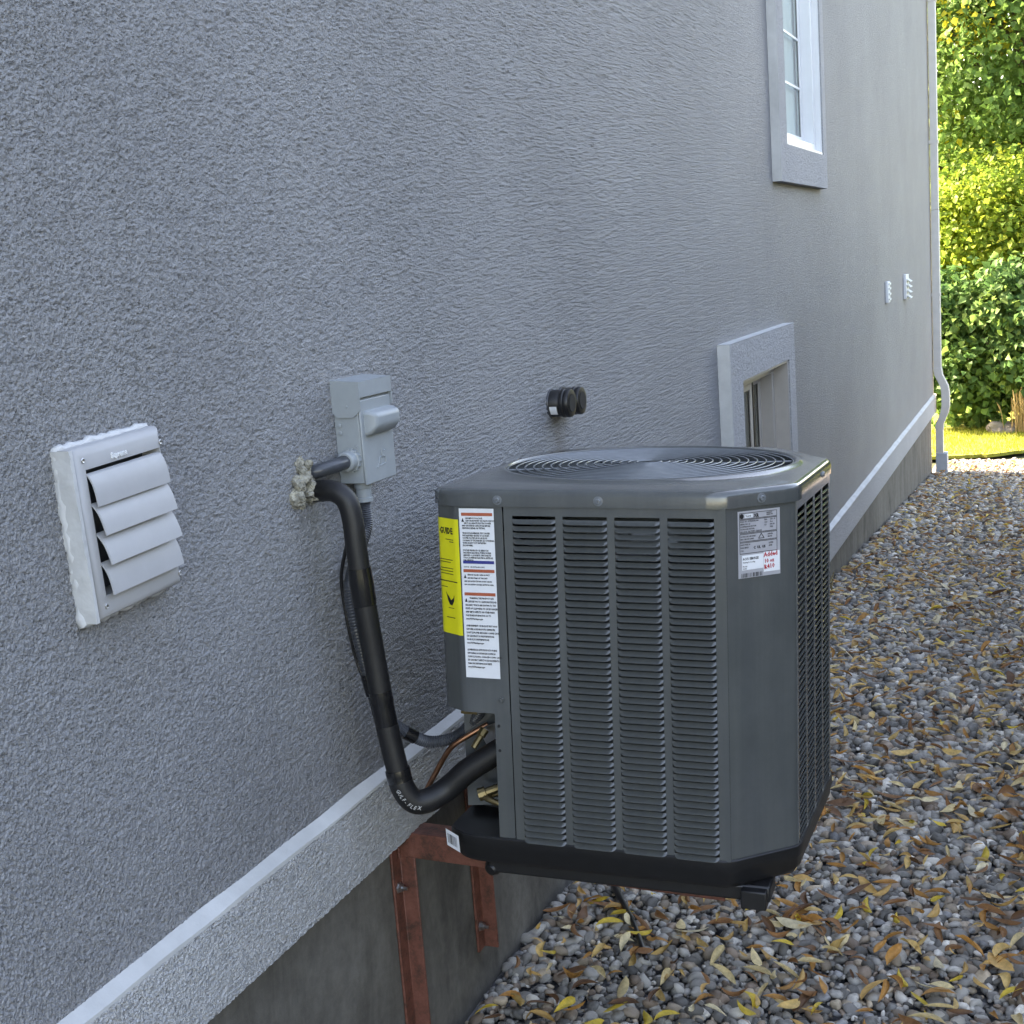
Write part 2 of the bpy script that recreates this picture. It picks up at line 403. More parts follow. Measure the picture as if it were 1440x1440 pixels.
def stone_variants(sub, n):
    v, f = ico(sub); out = []
    for i in range(n):
        d = np.ones(len(v))
        for _ in range(8):
            k = RNG.normal(0,1,3); k /= np.linalg.norm(k); d -= np.clip(v@k-RNG.uniform(.42,.75), 0, 1)*RNG.uniform(.3,.75)
        w = v*d[:,None]*(1+RNG.normal(0,.03,(len(v),1)))*np.array([1.25, .95, .68])*RNG.uniform(.85,1.15,3)
        out.append(w)
    return out, f
def proj(P):
    q = (P-CAM)@CR; z = np.maximum(q[:,2], .05)
    return 720+1850*q[:,0]/z, 720+1850*q[:,1]/z, q[:,2]
def scatter(x0, x1, y0, y1, sp):
    xs = np.arange(x0, x1, sp); ysx = np.arange(y0, y1, sp)
    X, Y = np.meshgrid(xs, ysx); P = np.stack([X.ravel(), Y.ravel()], 1)
    P += RNG.uniform(-.48, .48, P.shape)*sp; return P
def stones(P, sub, nvar, rmean, lift=.35):
    n = len(P); vars_, f = stone_variants(sub, nvar); which = RNG.integers(0, nvar, n)
    r = np.clip(np.exp(RNG.normal(math.log(rmean), .46, n)), rmean*.45, rmean*2.0)
    Rm = rand_rot(n); z = gz(P[:,1])-.012 + r*lift + RNG.uniform(-.004, .006, n)
    T = np.concatenate([P, z[:,None]], 1); return which, vars_, f, r, Rm, T
def join_stones(name, data, keep, mat, parent):
    which, vars_, f, r, Rm, T = data; nv = len(vars_[0]); idx = np.nonzero(keep)[0]
    base = np.stack(vars_)[which[idx]]
    V = np.einsum('nij,nvj->nvi', Rm[idx], base)*r[idx][:,None,None] + T[idx][:,None,:]
    F = (f[None]+ (np.arange(len(idx))*nv)[:,None,None]).reshape(-1,3)
    t = np.repeat(stone_tint(len(idx)), nv, 0)
    me = mesh_np(name, V.reshape(-1,3), F, t); o = bpy.data.objects.new(name, me); COL.objects.link(o)
    me.materials.append(mat); o.parent = parent; o['kind'] = 'stuff'; return o
near = stones(np.concatenate([scatter(.0, 1.36, 1.92, 3.6, .0168)]), 2, 16, .0110)
which, vars_, f1, r_, Rm, T = near
u, v, zc = proj(T)
vis = (u > 665) & (u < 1438) & (v < 1438) & (v > 1200) & ~((u < 1135) & (v < 1262)) & (T[:,2] > gz(T[:,1])-.008)
score = np.where(vis, r_/zc, 0); top = np.argsort(-score)[:300]
keep = np.ones(len(T), bool); keep[top] = False
join_stones('loose_gravel', near, keep, M_stone, gravel)
pebble_meshes = []
for i in range(48):
    me = mesh_np('pebble', vars_[i % 16], f1, np.repeat(stone_tint(1), len(vars_[0]), 0)); me.materials.append(M_stone); pebble_meshes.append(me)
for i in top:
    o = bpy.data.objects.new('pebble', pebble_meshes[int(which[i]) + 16*int(RNG.integers(0,3))])
    Mx = Matrix(Rm[i].tolist()).to_4x4(); Mx.translation = Vector(T[i]); o.matrix_local = Mx @ Matrix.Scale(float(r_[i]), 4)
    COL.objects.link(o); o.parent = gravel
far = stones(np.concatenate([scatter(.0, 1.42, 3.6, 8.5, .0205), scatter(.0, 1.35, 8.5, 15.1, .030), scatter(1.36, 2.4, 1.0, 3.6, .0265), scatter(0,1.36,1.0,1.92,.027)]), 1, 12, .0148)
def low_var(n):
    g = (1+5**.5)/2
    V = np.array([(-1,g,0),(1,g,0),(-1,-g,0),(1,-g,0),(0,-1,g),(0,1,g),(0,-1,-g),(0,1,-g),(g,0,-1),(g,0,1),(-g,0,-1),(-g,0,1)],float); V /= np.linalg.norm(V[0])
    F = np.array([(0,11,5),(0,5,1),(0,1,7),(0,7,10),(0,10,11),(1,5,9),(5,11,4),(11,10,2),(10,7,6),(7,1,8),(3,9,4),(3,4,2),(3,2,6),(3,6,8),(3,8,9),(4,9,5),(2,4,11),(6,2,10),(8,6,7),(9,8,1)])
    return [V*(1+RNG.normal(0,.12,(12,1)))*np.array([1.25,.95,.7])*RNG.uniform(.85,1.15,3) for _ in range(n)], F
lv, lf = low_var(12)
far = (far[0], lv, lf, far[3]*np.where(far[5][:,1] > 8.5, 1.15, .88), far[4], far[5])
join_stones('loose_gravel', far, np.ones(len(far[3]), bool), M_stone, gravel)

# fallen leaves: long narrow curled blades
LEAF_COL = np.array([(.66,.40,.14),(.72,.48,.18),(.52,.25,.07),(.30,.14,.055),(.80,.63,.33),(.74,.52,.07),(.18,.09,.045),(.82,.70,.45),(.60,.38,.12)])
LEAF_P = np.array([.19,.15,.17,.13,.10,.06,.11,.05,.04]); LEAF_P /= LEAF_P.sum()
def leaf_variant():
    n = 7; L = RNG.uniform(.030,.085); Wd = L*RNG.uniform(.2,.36); curl = RNG.uniform(.1,1.3)*RNG.choice([1,1,-1]); bend = RNG.normal(0,.35); twist = RNG.normal(0,.9); side = RNG.normal(0,.4)
    V = []
    for i in range(n):
        s = i/(n-1); x = (s-.5)*L; w = Wd*.5*(math.sin(math.pi*min(1,s**.8*1.0))**.75 if 0 < s < 1 else .03)
        zc_ = -bend*L*.5*((s-.5)**2)*2+.0; yc = side*L*((s-.5)**2)
        for j in (-1,-.5,0,.5,1):
            a = twist*(s-.5); yy = w*j; zz = curl*w*(j*j)*.9
            V.append((x, yc+yy*math.cos(a)-zz*math.sin(a), zc_+yy*math.sin(a)+zz*math.cos(a)))
    F = [(i*5+j, i*5+j+1, i*5+j+6, i*5+j+5) for i in range(n-1) for j in range(4)]
    return np.array(V), np.array(F)
LV = [leaf_variant() for _ in range(24)]
def leaf_spots():
    pts = [scatter(.02, 1.4, 1.95, 5.2, .068), scatter(.02, 1.3, 5.2, 14.8, .084), scatter(1.6, 2.5, 2, 9, .2)]
    for _ in range(150):                       # drifts where the wind has gathered them
        c = np.array([RNG.uniform(.05,1.5), 2.1+10*RNG.random()**1.6]); pts.append(c+RNG.normal(0,.085,(int(RNG.integers(4,9)),2)))
    for _ in range(24):                       # more along the foot of the wall
        c = np.array([RNG.uniform(.0,.12), RNG.uniform(2.1,10)]); pts.append(np.abs(c+RNG.normal(0,.05,(4,2))))
    P = np.concatenate(pts); return P[(P[:,0] > .015) & (P[:,1] > 1.9)]
LP = leaf_spots(); n = len(LP); LR = rand_rot(n, .28); lw = RNG.integers(0, 24, n)
LT = np.concatenate([LP, (gz(LP[:,1])+.016+RNG.uniform(0,.014,n))[:,None]], 1); ls = RNG.uniform(.75,1.2,n)
u, v, zc = proj(LT)
vis = (u > 665) & (u < 1438) & (v < 1438) & (v > 640) & ~((u < 1160) & (v < 1250))
top = np.argsort(-np.where(vis, ls/zc, 0))[:300]
leaf_meshes = []
for i in range(24*3):
    V, F = LV[i % 24]; tint = LEAF_COL[RNG.choice(len(LEAF_COL), p=LEAF_P)]*RNG.uniform(.8,1.15)
    me = mesh_np('fallen_leaf', V, F, np.repeat(tint[None], len(V), 0)); me.materials.append(M_leaf); leaf_meshes.append(me)
for i in top:
    o = bpy.data.objects.new('fallen_leaf', leaf_meshes[int(lw[i])+24*int(RNG.integers(0,3))])
    Mx = Matrix(LR[i].tolist()).to_4x4(); Mx.translation = Vector(LT[i]); o.matrix_local = Mx @ Matrix.Scale(float(ls[i]), 4)
    COL.objects.link(o); o.parent = gravel
rest = np.setdiff1d(np.arange(n), top)
V = np.concatenate([(LV[lw[i]][0]*ls[i])@LR[i].T + LT[i] for i in rest]); nv = len(LV[0][0])
F = np.concatenate([LV[0][1]+k*nv for k in range(len(rest))])
tt = np.repeat(LEAF_COL[RNG.choice(len(LEAF_COL), len(rest), p=LEAF_P)]*RNG.uniform(.8,1.15,(len(rest),1)), nv, 0)
me = mesh_np('leaf_litter', V, F, tt); me.materials.append(M_leaf)
o = bpy.data.objects.new('leaf_litter', me); COL.objects.link(o); o.parent = gravel; o['kind'] = 'stuff'

# ------------------------------------------------------------------ the house
house = thing('house', 'grey stucco house whose long side wall runs away past the condenser', 'house', (0, 0, 0))
STEP = 3.95                     # the foundation steps down here, behind the condenser
H_UW = (6.44, 7.470, 2.16, 3.60); H_BW = (5.27, 6.255, .45, 1.163)
YE = 14.17; EAVE = 7.0
def wall_front(holes, y0, y1, z0, z1, x=0.0):
    mb = MB()
    yy = sorted({y0, y1, *[h[0] for h in holes], *[h[1] for h in holes]}); zz = sorted({z0, z1, *[h[2] for h in holes], *[h[3] for h in holes]})
    for a, b in zip(yy, yy[1:]):
        for c, d in zip(zz, zz[1:]):
            if any(h[0] <= a and b <= h[1] and h[2] <= c and d <= h[3] for h in holes): continue
            mb.quad((x,a,c),(x,b,c),(x,b,d),(x,a,d))
    return mb
NEAR = 7.9                      # up to here the stucco relief is modelled, beyond it is fine enough for the material
mb = wall_front([], -5, STEP, .64, EAVE, -.006); m2 = wall_front([H_UW, H_BW], STEP, NEAR, .0, EAVE, -.006); mb.add(m2.v, m2.f)
m2 = wall_front([], NEAR, YE, .0, EAVE); mb.add(m2.v, m2.f)
mb.quad((0,YE,0),(-9,YE,0),(-9,YE,EAVE),(0,YE,EAVE)); mb.quad((-9,YE,0),(-9,-5,0),(-9,-5,EAVE),(-9,YE,EAVE)); mb.quad((-9,-5,.64),(0,-5,.64),(0,-5,EAVE),(-9,-5,EAVE))
mb.build('stucco_wall', M_stucco_flat, house)
def relief_tile(n=2048, step=.0015, lo=.0078, hi=.0112, seed=3):
    g = np.random.default_rng(seed).normal(0,1,(n,n)); fq = np.fft.fftfreq(n, step); fx, fy = np.meshgrid(fq, fq)
    r = np.hypot(fx*1.12, fy*.92); band = np.exp(-((np.log(np.maximum(r,1e-6))-math.log(1/((lo+hi)/2)))/.42)**2)
    h = np.fft.ifft2(np.fft.fft2(g)*band).real; h /= h.std(); return np.tanh(1.9*np.abs(h))-.65
TILE = relief_tile()
def relief(Y, Z, st=.0015):
    n = TILE.shape[0]; u = (Y/st) % n; v = (Z/st) % n; i = u.astype(int); j = v.astype(int); a = u-i; b = v-j; i2 = (i+1) % n; j2 = (j+1) % n
    return TILE[j,i]*(1-a)*(1-b)+TILE[j,i2]*a*(1-b)+TILE[j2,i]*(1-a)*b+TILE[j2,i2]*a*b
def relief_sheet(name, mat, parent, ylo, yhi, zlo, zhi, x0, amp, dz, top=None):
    yy = [ylo]
    while yy[-1] < yhi: yy.append(yy[-1]+max(.0017, .00120*yy[-1]**2))
    yy[-1] = yhi; yy = np.array(yy); zz = np.linspace(zlo, zhi, int((zhi-zlo)/dz)+1); Y, Z = np.meshgrid(yy, zz)
    Hh = relief(Y, Z)*amp*np.clip((6.8-Y)/2.6, 0, 1); X = x0+Hh; nz, ny = Y.shape
    V = np.stack([X,Y,Z],-1).reshape(-1,3); q = (np.arange(nz-1)[:,None]*ny+np.arange(ny-1)[None]).ravel()
    F = np.stack([q, q+1, q+ny+1, q+ny],1)
    if top is not None:
        y_, z_ = V[q,1], V[q,2]; k = z_ < top(y_)
        for a0,a1,b0,b1 in ((5.08,6.375,.3,1.305),(6.30,7.55,2.0,3.7)): k &= ~((y_ > a0) & (y_ < a1) & (z_ > b0) & (z_ < b1))
        F = F[k]; used = np.unique(F); mp = -np.ones(len(V),int); mp[used] = np.arange(len(used)); V = V[used]; F = mp[F]
    me = mesh_np(name, V, F); me.materials.append(mat); o = bpy.data.objects.new(name, me); COL.objects.link(o); o.parent = parent; return o
relief_sheet('stucco_coat', M_stucco, house, .94, NEAR, .70, 3.3, .0, .0052, .0022, lambda y: 2.12+.19*(y-1))
relief_sheet('stucco_coat', M_stucco, house, STEP+.01, NEAR, .09, .70, .0, .0052, .0035, lambda y: 9+0*y)
mb = MB(); mb.box(-8.97, -.022, -4.97, STEP+.02, -1.3, .655); mb.box(-8.96, -.026, STEP+.02, YE-.03, -1.4, .03)
mb.build('foundation_wall', M_concrete, house)
def ledge(y0, y1, zt, zf, zb, proud, ends):
    fr = MB(); fr.box(-.018, proud, y0, y1, zb, zf)
    o = fr.build('ledge_trim', M_trim, house, bevel=.004)
    n = max(8, int((y1-y0)/.12)); mb = MB(); A = []; B = []
    for i in range(n+1):
        y = y0+(y1-y0)*i/n; A.append((.001, y, zt+random.uniform(-.0025,.0025))); B.append((proud+.0042, y, zf+.001+random.uniform(-.003,.001)))
    C = [(proud+.0042, p[1], zf-.006+random.uniform(-.004,.002)) for p in B]
    mb.loft([A, B, C], closed=False); mb.build('sloped_cap', M_bevel, o, smooth=30)
    if ends: relief_sheet('textured_face', M_trim_c, o, .94, STEP-.06, zb+.003, zf-.006, proud+.0040, .0052, .0017)
    return o
ledge(-5, STEP+.036, .724, .709, .553, .017, 1)
o = ledge(STEP+.036, YE+.03, .106, .090, -.088, .022, 0)
mb = MB(); mb.box(-.018, .0165, STEP-.10, STEP+.036, -.088, .553); mb.build('ledge_trim', M_trim, house, bevel=.004)
mb = MB(); mb.box(-9, .022, YE, YE+.03, -.088, .1); mb.build('ledge_trim', M_trim, house)
mb = MB()
mb.prism([(.42,EAVE-.02),(-9.42,EAVE-.02),(-9.42,EAVE+.13),(-4.5,EAVE+2.4),(.42,EAVE+.13)], 'y', -5.4, YE+.4); mb.build('roof', M_shingle, house)
mb = MB(); mb.box(.425,.445,-5.4,YE+.4,EAVE-.03,EAVE+.15); mb.build('fascia_board', M_white, house)

def casing(o, y0, y1, z0, z1, ya, yb, za, zb, proud, M_):
    mb = MB(); mb.box(-.02,proud,y0,ya,z0,z1); mb.box(-.02,proud,yb,y1,z0,z1); mb.box(-.02,proud,ya,yb,z0,za); mb.box(-.02,proud,ya,yb,zb,z1)
    bm = mb
    return bm.build('window', M_, house)
def window(label, outer, hole, proud, depth, sash_split, muntins, M_in=None):
    M_in = M_in or M_white
    y0,y1,z0,z1 = outer; ya,yb,za,zb = hole
    w = casing(None, y0,y1,z0,z1, ya,yb,za,zb, proud, M_trim); w['label'] = label
    mb = MB(); e = .0015                      # smooth returns of the casing
    mb.quad((-.0, y0-e, z0),(proud+.0005, y0-e, z0),(proud+.0005, y0-e, z1),(0, y0-e, z1))
    mb.quad((0,y0-e,z1+e),(proud+.0005,y0-e,z1+e),(proud+.0005,y1,z1+e),(0,y1,z1+e)); mb.build('casing_return', M_bevel, w)
    mb = MB(); t = .012                       # white jamb lining the opening
    mb.box(-depth-.08, proud-.008, ya, ya+t, za, zb); mb.box(-depth-.08, proud-.008, yb-t, yb, za, zb)
    mb.box(-depth-.08, proud-.008, ya+t, yb-t, zb-t, zb); mb.box(-depth-.08, proud-.004, ya+t, yb-t, za, za+t); mb.build('jamb', M_in, w)
    ya += t; yb -= t; za += t; zb -= t
    fr = MB(); fw = .045
    fr.box(-depth-.06,-depth+.012,ya,ya+fw,za,zb); fr.box(-depth-.06,-depth+.012,yb-fw,yb,za,zb)
    fr.box(-depth-.06,-depth+.012,ya+fw,yb-fw,za,za+fw); fr.box(-depth-.06,-depth+.012,ya+fw,yb-fw,zb-fw,zb); fr.build('window_frame', M_in, w, bevel=.003)
    ym = ya+(yb-ya)*sash_split
    for k,(a,b,dx) in enumerate(((ya+fw, ym+.02, -.02),(ym-.02, yb-fw, -.045))):
        s = MB(); sw = .04; x0 = -depth+dx-.022; x1 = -depth+dx
        zlo = za+fw; zhi = zb-fw
        s.box(x0,x1,a,a+sw,zlo,zhi); s.box(x0,x1,b-sw,b,zlo,zhi); s.box(x0,x1,a+sw,b-sw,zlo,zlo+sw); s.box(x0,x1,a+sw,b-sw,zhi-sw,zhi); s.build('sash', M_in, w, bevel=.003)
        g = MB(); g.box(x0+.008,x0+.013,a+sw-.004,b-sw+.004,zlo+sw-.004,zhi-sw+.004); g.build('pane', M_glass, w)
        gk = MB(); ga, gb, gc, gd = a+sw, b-sw, zlo+sw, zhi-sw; x2 = x1-.006
        gk.box(x2-.002,x2,ga,ga+.004,gc,gd); gk.box(x2-.002,x2,gb-.010,gb,gc,gd); gk.box(x2-.002,x2,ga+.004,gb-.010,gd-.005,gd); gk.build('gasket', M_blackplastic, w)
        gk = MB(); gk.box(x1-.001,x1+.004,b+.001,b+.012,zlo,zhi); gk.build('track_seal', M_blackplastic, w)
        if muntins:
            for q in range(1, muntins+1):
                zz = zlo+sw+(zhi-zlo-2*sw)*q/(muntins+1); mm = MB(); mm.box(x1-.008,x1-.001,a+sw,b-sw,zz-.006,zz+.006); mm.build('muntin', M_white, w)
    return w, depth
w1, d = window('tall white framed window with a thick stucco surround, high on the wall', (6.27,7.575,1.985,3.78), H_UW, .042, .010, .28, 4)
mb = MB(); mb.box(-.0885,-.0845,6.47,7.455,2.19,3.57); mb.build('blind', M_blind, w1)
w2, d = window('small recessed basement window in a pale stucco surround', (5.06,6.395,.28,1.325), H_BW, .05, .035, .62, 0, M_taupe)
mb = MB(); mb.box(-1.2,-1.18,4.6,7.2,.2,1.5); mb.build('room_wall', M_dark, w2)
for k in range(9):  # brown slats stand in for the brown grid in the left pane
    z_ = .50+.073*k; mb = MB(); mb.box(-.112,-.100,5.34,5.985,z_,z_+.064); mb.build('brown_slat', M_brownslat, w2)

# ------------------------------------------------------------------ downspout at the far corner
ds = thing('downspout', 'cream metal downspout at the far corner of the house', 'downspout', (.06, YE+.01, -.745))
def rect_tube(mb, pts, wx, wy):
    loops = [[(x-wx/2,y-wy/2,z),(x+wx/2,y-wy/2,z),(x+wx/2,y+wy/2,z),(x-wx/2,y+wy/2,z)] for x,y,z in pts]; mb.loft(loops, cap0=True, cap1=True)
xd = .045; yd = YE-.03
mb = MB(); rect_tube(mb, [(xd,yd,.36),(xd,yd,1.95)], .075,.10); mb.build('pipe_section', M_downspout, ds, bevel=.004)
mb = MB(); rect_tube(mb, [(xd,yd,1.952),(xd,yd,3.95)], .071,.096); mb.build('pipe_section', M_downspout, ds, bevel=.004)
mb = MB(); rect_tube(mb, [(xd,yd,.375),(xd+.01,yd,.30),(xd+.062,yd,.19),(xd+.075,yd,.12),(xd+.075,yd,-.02),(xd+.062,yd,-.09),(xd+.015,yd,-.20),(xd+.01,yd,-.26)], .080,.105); mb.build('offset_elbow', M_downspout, ds, bevel=.004)
mb = MB(); rect_tube(mb, [(xd+.01,yd,-.25),(xd+.01,yd,-.52)], .075,.10); mb.build('pipe_section', M_downspout, ds, bevel=.004)
mb = MB(); rect_tube(mb, [(xd+.03,yd,-.505),(xd+.03,yd,-.80)], .115,.12); mb.build('drain_boot', M_boot, ds, bevel=.006)
mb = MB(); rect_tube(mb, [(xd,yd,3.94),(xd+.01,yd,4.02),(xd+.10,yd,4.11),(xd+.26,yd,4.19)], .080,.105); mb.build('offset_elbow', M_downspout, ds, bevel=.004)
mb = MB(); rect_tube(mb, [(xd+.25,yd,4.18),(xd+.33,yd,4.25),(xd+.34,yd,EAVE-.03)], .075,.10); mb.build('pipe_section', M_downspout, ds, bevel=.004)
for z in (2.6, 1.1):
    mb = MB(); mb.box(-.001,xd+.041,yd-.053,yd+.053,z,z+.03); mb.build('strap', M_downspout, ds)

# ------------------------------------------------------------------ small fittings on the far wall
t = thing('outlet_cover', 'small white ribbed cover plate on the far wall, left of the louvred hood', 'cover', (0, 10.42, 1.21))
mb = MB(); mb.box(0,.025,10.34,10.46,1.22,1.38); mb.build('base_plate', M_white, t, bevel=.006)
for z in (1.24,1.28,1.32,1.355):
    mb = MB(); mb.box(.025,.034,10.35,10.45,z,z+.014); mb.build('rib', M_white, t)
t = thing('exhaust_hood', 'small white louvred exhaust hood on the far wall near the corner', 'vent', (0, 11.7, 1.2))
mb = MB(); mb.box(0,.028,11.56,11.76,1.19,1.395); mb.build('base_plate', M_white, t, bevel=.006)
for k in range(4):
    z = 1.365-.045*k; mb = MB(); mb.prism([(.02,z),(.058,z-.028),(.058,z-.033),(.02,z-.007)], 'y', 11.575, 11.745); mb.build('flap', M_white, t)

# ------------------------------------------------------------------ dryer vent
vy0, vy1, vz0, vz1, vd = 1.372, 1.562, 1.243, 1.483, .036
t = thing('dryer_vent', 'pale grey plastic dryer vent with four hanging flaps half open', 'vent', (0, 1.47, 1.247), (R(2.4), 0, 0)); t.location.y = 1.480
mb = MB(); oy0, oy1, oz0, oz1 = 1.391, 1.552, 1.276, 1.4525
rim = [(0, 0.0), (.5, vd*.55), (1, vd)]
def rect_loop(y0,y1,z0,z1,x): return [(x,y0,z0),(x,y1,z0),(x,y1,z1),(x,y0,z1)]
mb.loft([rect_loop(vy0,vy1,vz0,vz1,-.004), rect_loop(vy0,vy1,vz0,vz1,vd-.012), rect_loop(vy0+.004,vy1-.004,vz0+.004,vz1-.004,vd-.004), rect_loop(vy0+.012,vy1-.010,vz0+.012,vz1-.012,vd),
         rect_loop(oy0,oy1,oz0,oz1,vd), rect_loop(oy0+.001,oy1-.001,oz0+.001,oz1-.001,.002)])
fr = mb.build('vent_frame', M_ventplastic, t, smooth=40)
mb = MB(); mb.box(.002,.004,oy0,oy1,oz0,oz1); mb.build('dark_throat', M_conduit, t)
for k,(ang) in enumerate((6, 14, 16, 9)):
    zt = oz1-.006-.0415*k; L = .0505; mb = MB(); prof = []
    for i in range(9):                       # curled top edge, then a flat blade swung outwards
        s = i/8; a = R(ang)*min(1, .35+1.5*s) if i < 4 else R(ang)
        prof.append((s, a))
    x, z = vd-.004, zt; line = [(x, z)]
    for i in range(8):
        a = R((66, ang+24, ang+16, ang+9, ang+4, ang, ang-2, ang-4)[i])
        x += math.sin(a)*L/8; z -= math.cos(a)*L/8; line.append((x, z))
    back = [(x_-.0022, z_-.0008) for x_, z_ in line[::-1]]
    mb.prism(line+back, 'y', oy0+.0015, oy1-.001)
    mb.build('flap', M_ventplastic, t, smooth=35)
for y, z in ((1.388,1.466),(1.5545,1.460),(1.388,1.262),(1.5545,1.262)):
    mb = MB(); mb.lathe([(.0036,-.001),(.0036,.0012),(.0028,.0018),(.0012,.0010)], (vd,y,z), (1,0,0), 12); mb.build('screw', M_steel, t, smooth=30)
mb = MB(); pts = []
for a,b,nn in (((vy0,vz0),(vy0,vz1),26),((vy0,vz1),(vy1,vz1),20),((vy1,vz1),(vy1,vz0),26),((vy1,vz0),(vy0,vz0),22)):
    for i in range(nn): s = i/nn; pts.append((.004, a[0]+(b[0]-a[0])*s, a[1]+(b[1]-a[1])*s))
rr = [random.uniform(.0055,.0075) + (.004 if p[2] < vz0+.01 and random.random() < .6 else 0) for p in pts]
mb.tube([(p[0]+random.uniform(0,.004), p[1]+random.uniform(-.002,.002), p[2]+random.uniform(-.002,.002)) for p in pts], rr, 8, closed=True); mb.build('caulk_bead', M_caulk, t, smooth=60)
mb = MB(); mb.loft([[(vd*f_-.001 if f_ else .0, vy0-.0035-.0035*random.random(), vz0+(vz1-vz0)*i/24) for i in range(25)] for f_ in (0,.25,.5,.75,.97)]+[[(vd-.002, vy0+.001, vz0+(vz1-vz0)*i/24) for i in range(25)]], closed=False); mb.build('caulk_smear', M_caulk, t, smooth=60)
text(fr, 'Supreme', .0115, frame_m((vd+.0004,1.445,1.4575),(0,1,0),(0,0,1)), M_white, 'raised_lettering', extrude=.0012, bold=.0004, xs=.82)

# ------------------------------------------------------------------ electrical disconnect
t = thing('disconnect_box', 'grey metal electrical disconnect box on the wall above the pipes', 'electrical box', (0, 2.175, 1.3))
by0, by1, bz0, bz1, bd = 2.112, 2.235, 1.298, 1.492, .056
mb = MB(); mb.box(0, bd-.004, by0+.002, by1-.002, bz0+.004, bz1-.006); mb.build('back_box', M_boxgrey, t, bevel=.002)
mb = MB(); mb.box(bd-.004, bd+.001, by0+.001, by1-.001, bz0, bz1-.035); mb.build('front_cover', M_boxgrey, t, bevel=.003)
mb = MB()
mb.prism([(0,bz1-.056),(.010,bz1-.066),(bd-.012,bz1-.066),(bd+.004,bz1-.052),(bd+.004,bz1-.001),(0,bz1+.004)], 'y', by0-.002, by0)
mb.prism([(0,bz1-.056),(.010,bz1-.066),(bd-.012,bz1-.066),(bd+.004,bz1-.052),(bd+.004,bz1-.001),(0,bz1+.004)], 'y', by1, by1+.002)
mb.prism([(0,bz1-.003),(bd+.004,bz1-.008),(bd+.004,bz1-.001),(0,bz1+.004)], 'y', by0, by1); mb.box(bd+.0015, bd+.004, by0, by1, bz1-.030, bz1-.008)
mb.build('rain_hood', M_boxgrey, t)
bm_ = MB(); y0,y1,z0,z1 = by0+.012, by1-.006, bz0+.090, bz1-.056
bm_.loft([rect_loop(y0,y1,z0,z1,bd), rect_loop(y0+.001,y1-.001,z0+.004,z1-.001,bd+.012), rect_loop(y0+.008,y1-.006,z0+.018,z1-.008,bd+.026)], cap1=True)
bm_.build('handle_bulge', M_boxgrey, t, bevel=.006, seg=3)
em = MB(); q = lambda a,b: (bd+.0015, by0+.045+a*.034, bz0+.028+b*.034)
em.tube(smooth_path([q(0,0),q(.12,.02),q(.4,.45),q(.65,.52)],4), .0013, 6); em.tube(smooth_path([q(.7,.95),q(.66,.75),q(.68,.55),q(.78,.46)],4), .0013, 6)
em.tube(smooth_path([q(.8,.52),q(1.02,.45),q(1.05,.12),q(.72,.08),q(.35,.02)],4), .0013, 6); em.tube([q(.95,.8),q(1.08,.82)], .0014, 6); em.tube([q(.45,.1),q(.5,.28)], .0011, 6)
em.build('embossed_emblem', M_boxgrey, t, smooth=60)
for z in (1.412,1.398): mb = MB(); mb.lathe([(.004,0),(.004,.0012),(.003,.0016)], (.012, by0, z), (0,-1,0), 12); mb.build('knockout', M_boxgrey, t, smooth=30)
for x,z in ((.032,1.446),(.042,1.372)): mb = MB(); mb.lathe([(.0026,0),(.0026,.001),(.0018,.0015)], (x, by0-.002 if z > 1.43 else by0+.002, z), (0,-1,0), 10); mb.build('rivet', M_boxgrey, t, smooth=30)
mb = MB(); mb.lathe([(.021,-.002),(.021,.010),(.0185,.011),(.0185,.026),(.0160,.029),(.013,.029)], (.030, by0+.002, 1.347), (0,-1,0), 20)
for k in range(14):
    a = 2*math.pi*k/14; mb.box(-.0015,.0015,-.009,0,-.001,.001, Matrix.Translation((.030+.0213*math.cos(a), by0, 1.347+.0213*math.sin(a))))
mb.build('side_fitting', M_boxgrey, t, smooth=35)
mb = MB(); mb.lathe([(.0165,.004),(.0165,-.008),(.0145,-.009),(.0145,-.026),(.0165,-.027),(.0165,-.034),(.012,-.034)], (.032, by0+.03, bz0), (0,0,1), 20); mb.build('bottom_fitting', M_boxgrey, t, smooth=35)

t = thing('conduit_stub', 'short black conduit from the ragged wall hole into the grey box', 'conduit', (0, 2.05, 1.35))
mb = MB(); P = smooth_path([(-.03,2.008,1.335),(.012,2.02,1.342),(.028,2.05,1.346),(.030,2.087,1.347),(.030,2.10,1.347)], 10)
mb.tube(P, [.0125+(.0008 if i % 2 else 0) for i in range(len(P))], 14); mb.build('flexible_sleeve', M_conduit, t, smooth=60)

# crumbly foam plug round the hole
t = thing('foam_plug', 'ragged tan foam and mortar plug stuck round the pipes at the wall hole', 'foam plug', (0, 2.0, 1.31))
def lump(c, r, sub=3, rough=.35, sc=1.0):
    v, f = ico(sub); out = MB(); d = np.ones(len(v))
    for _ in range(26):
        k = RNG.normal(0,1,3); k /= np.linalg.norm(k); s = v@k; d += rough*.34*np.sin(s*RNG.uniform(3,9)*sc+RNG.uniform(0,6))*RNG.uniform(.2,1)
    d += RNG.normal(0, .05, len(v))
    w = v*d[:,None]*np.array(r)+np.array(c); out.add(w.tolist(), [tuple(q_) for q_ in f.tolist()]); return out
def chunk(c, r):
    v, f = ico(4); d = np.ones(len(v))
    for _ in range(34):
        k = RNG.normal(0,1,3); k /= np.linalg.norm(k); d -= np.clip(v@k-RNG.uniform(.35,.85), 0, 1)*RNG.uniform(.3,1.0)
    w = v*np.clip(d,.35,2)[:,None]*(1+RNG.normal(0,.05,(len(v),1)))*np.array(r)+np.array(c); o_ = MB(); o_.add(w.tolist(), [tuple(q_) for q_ in f.tolist()]); return o_
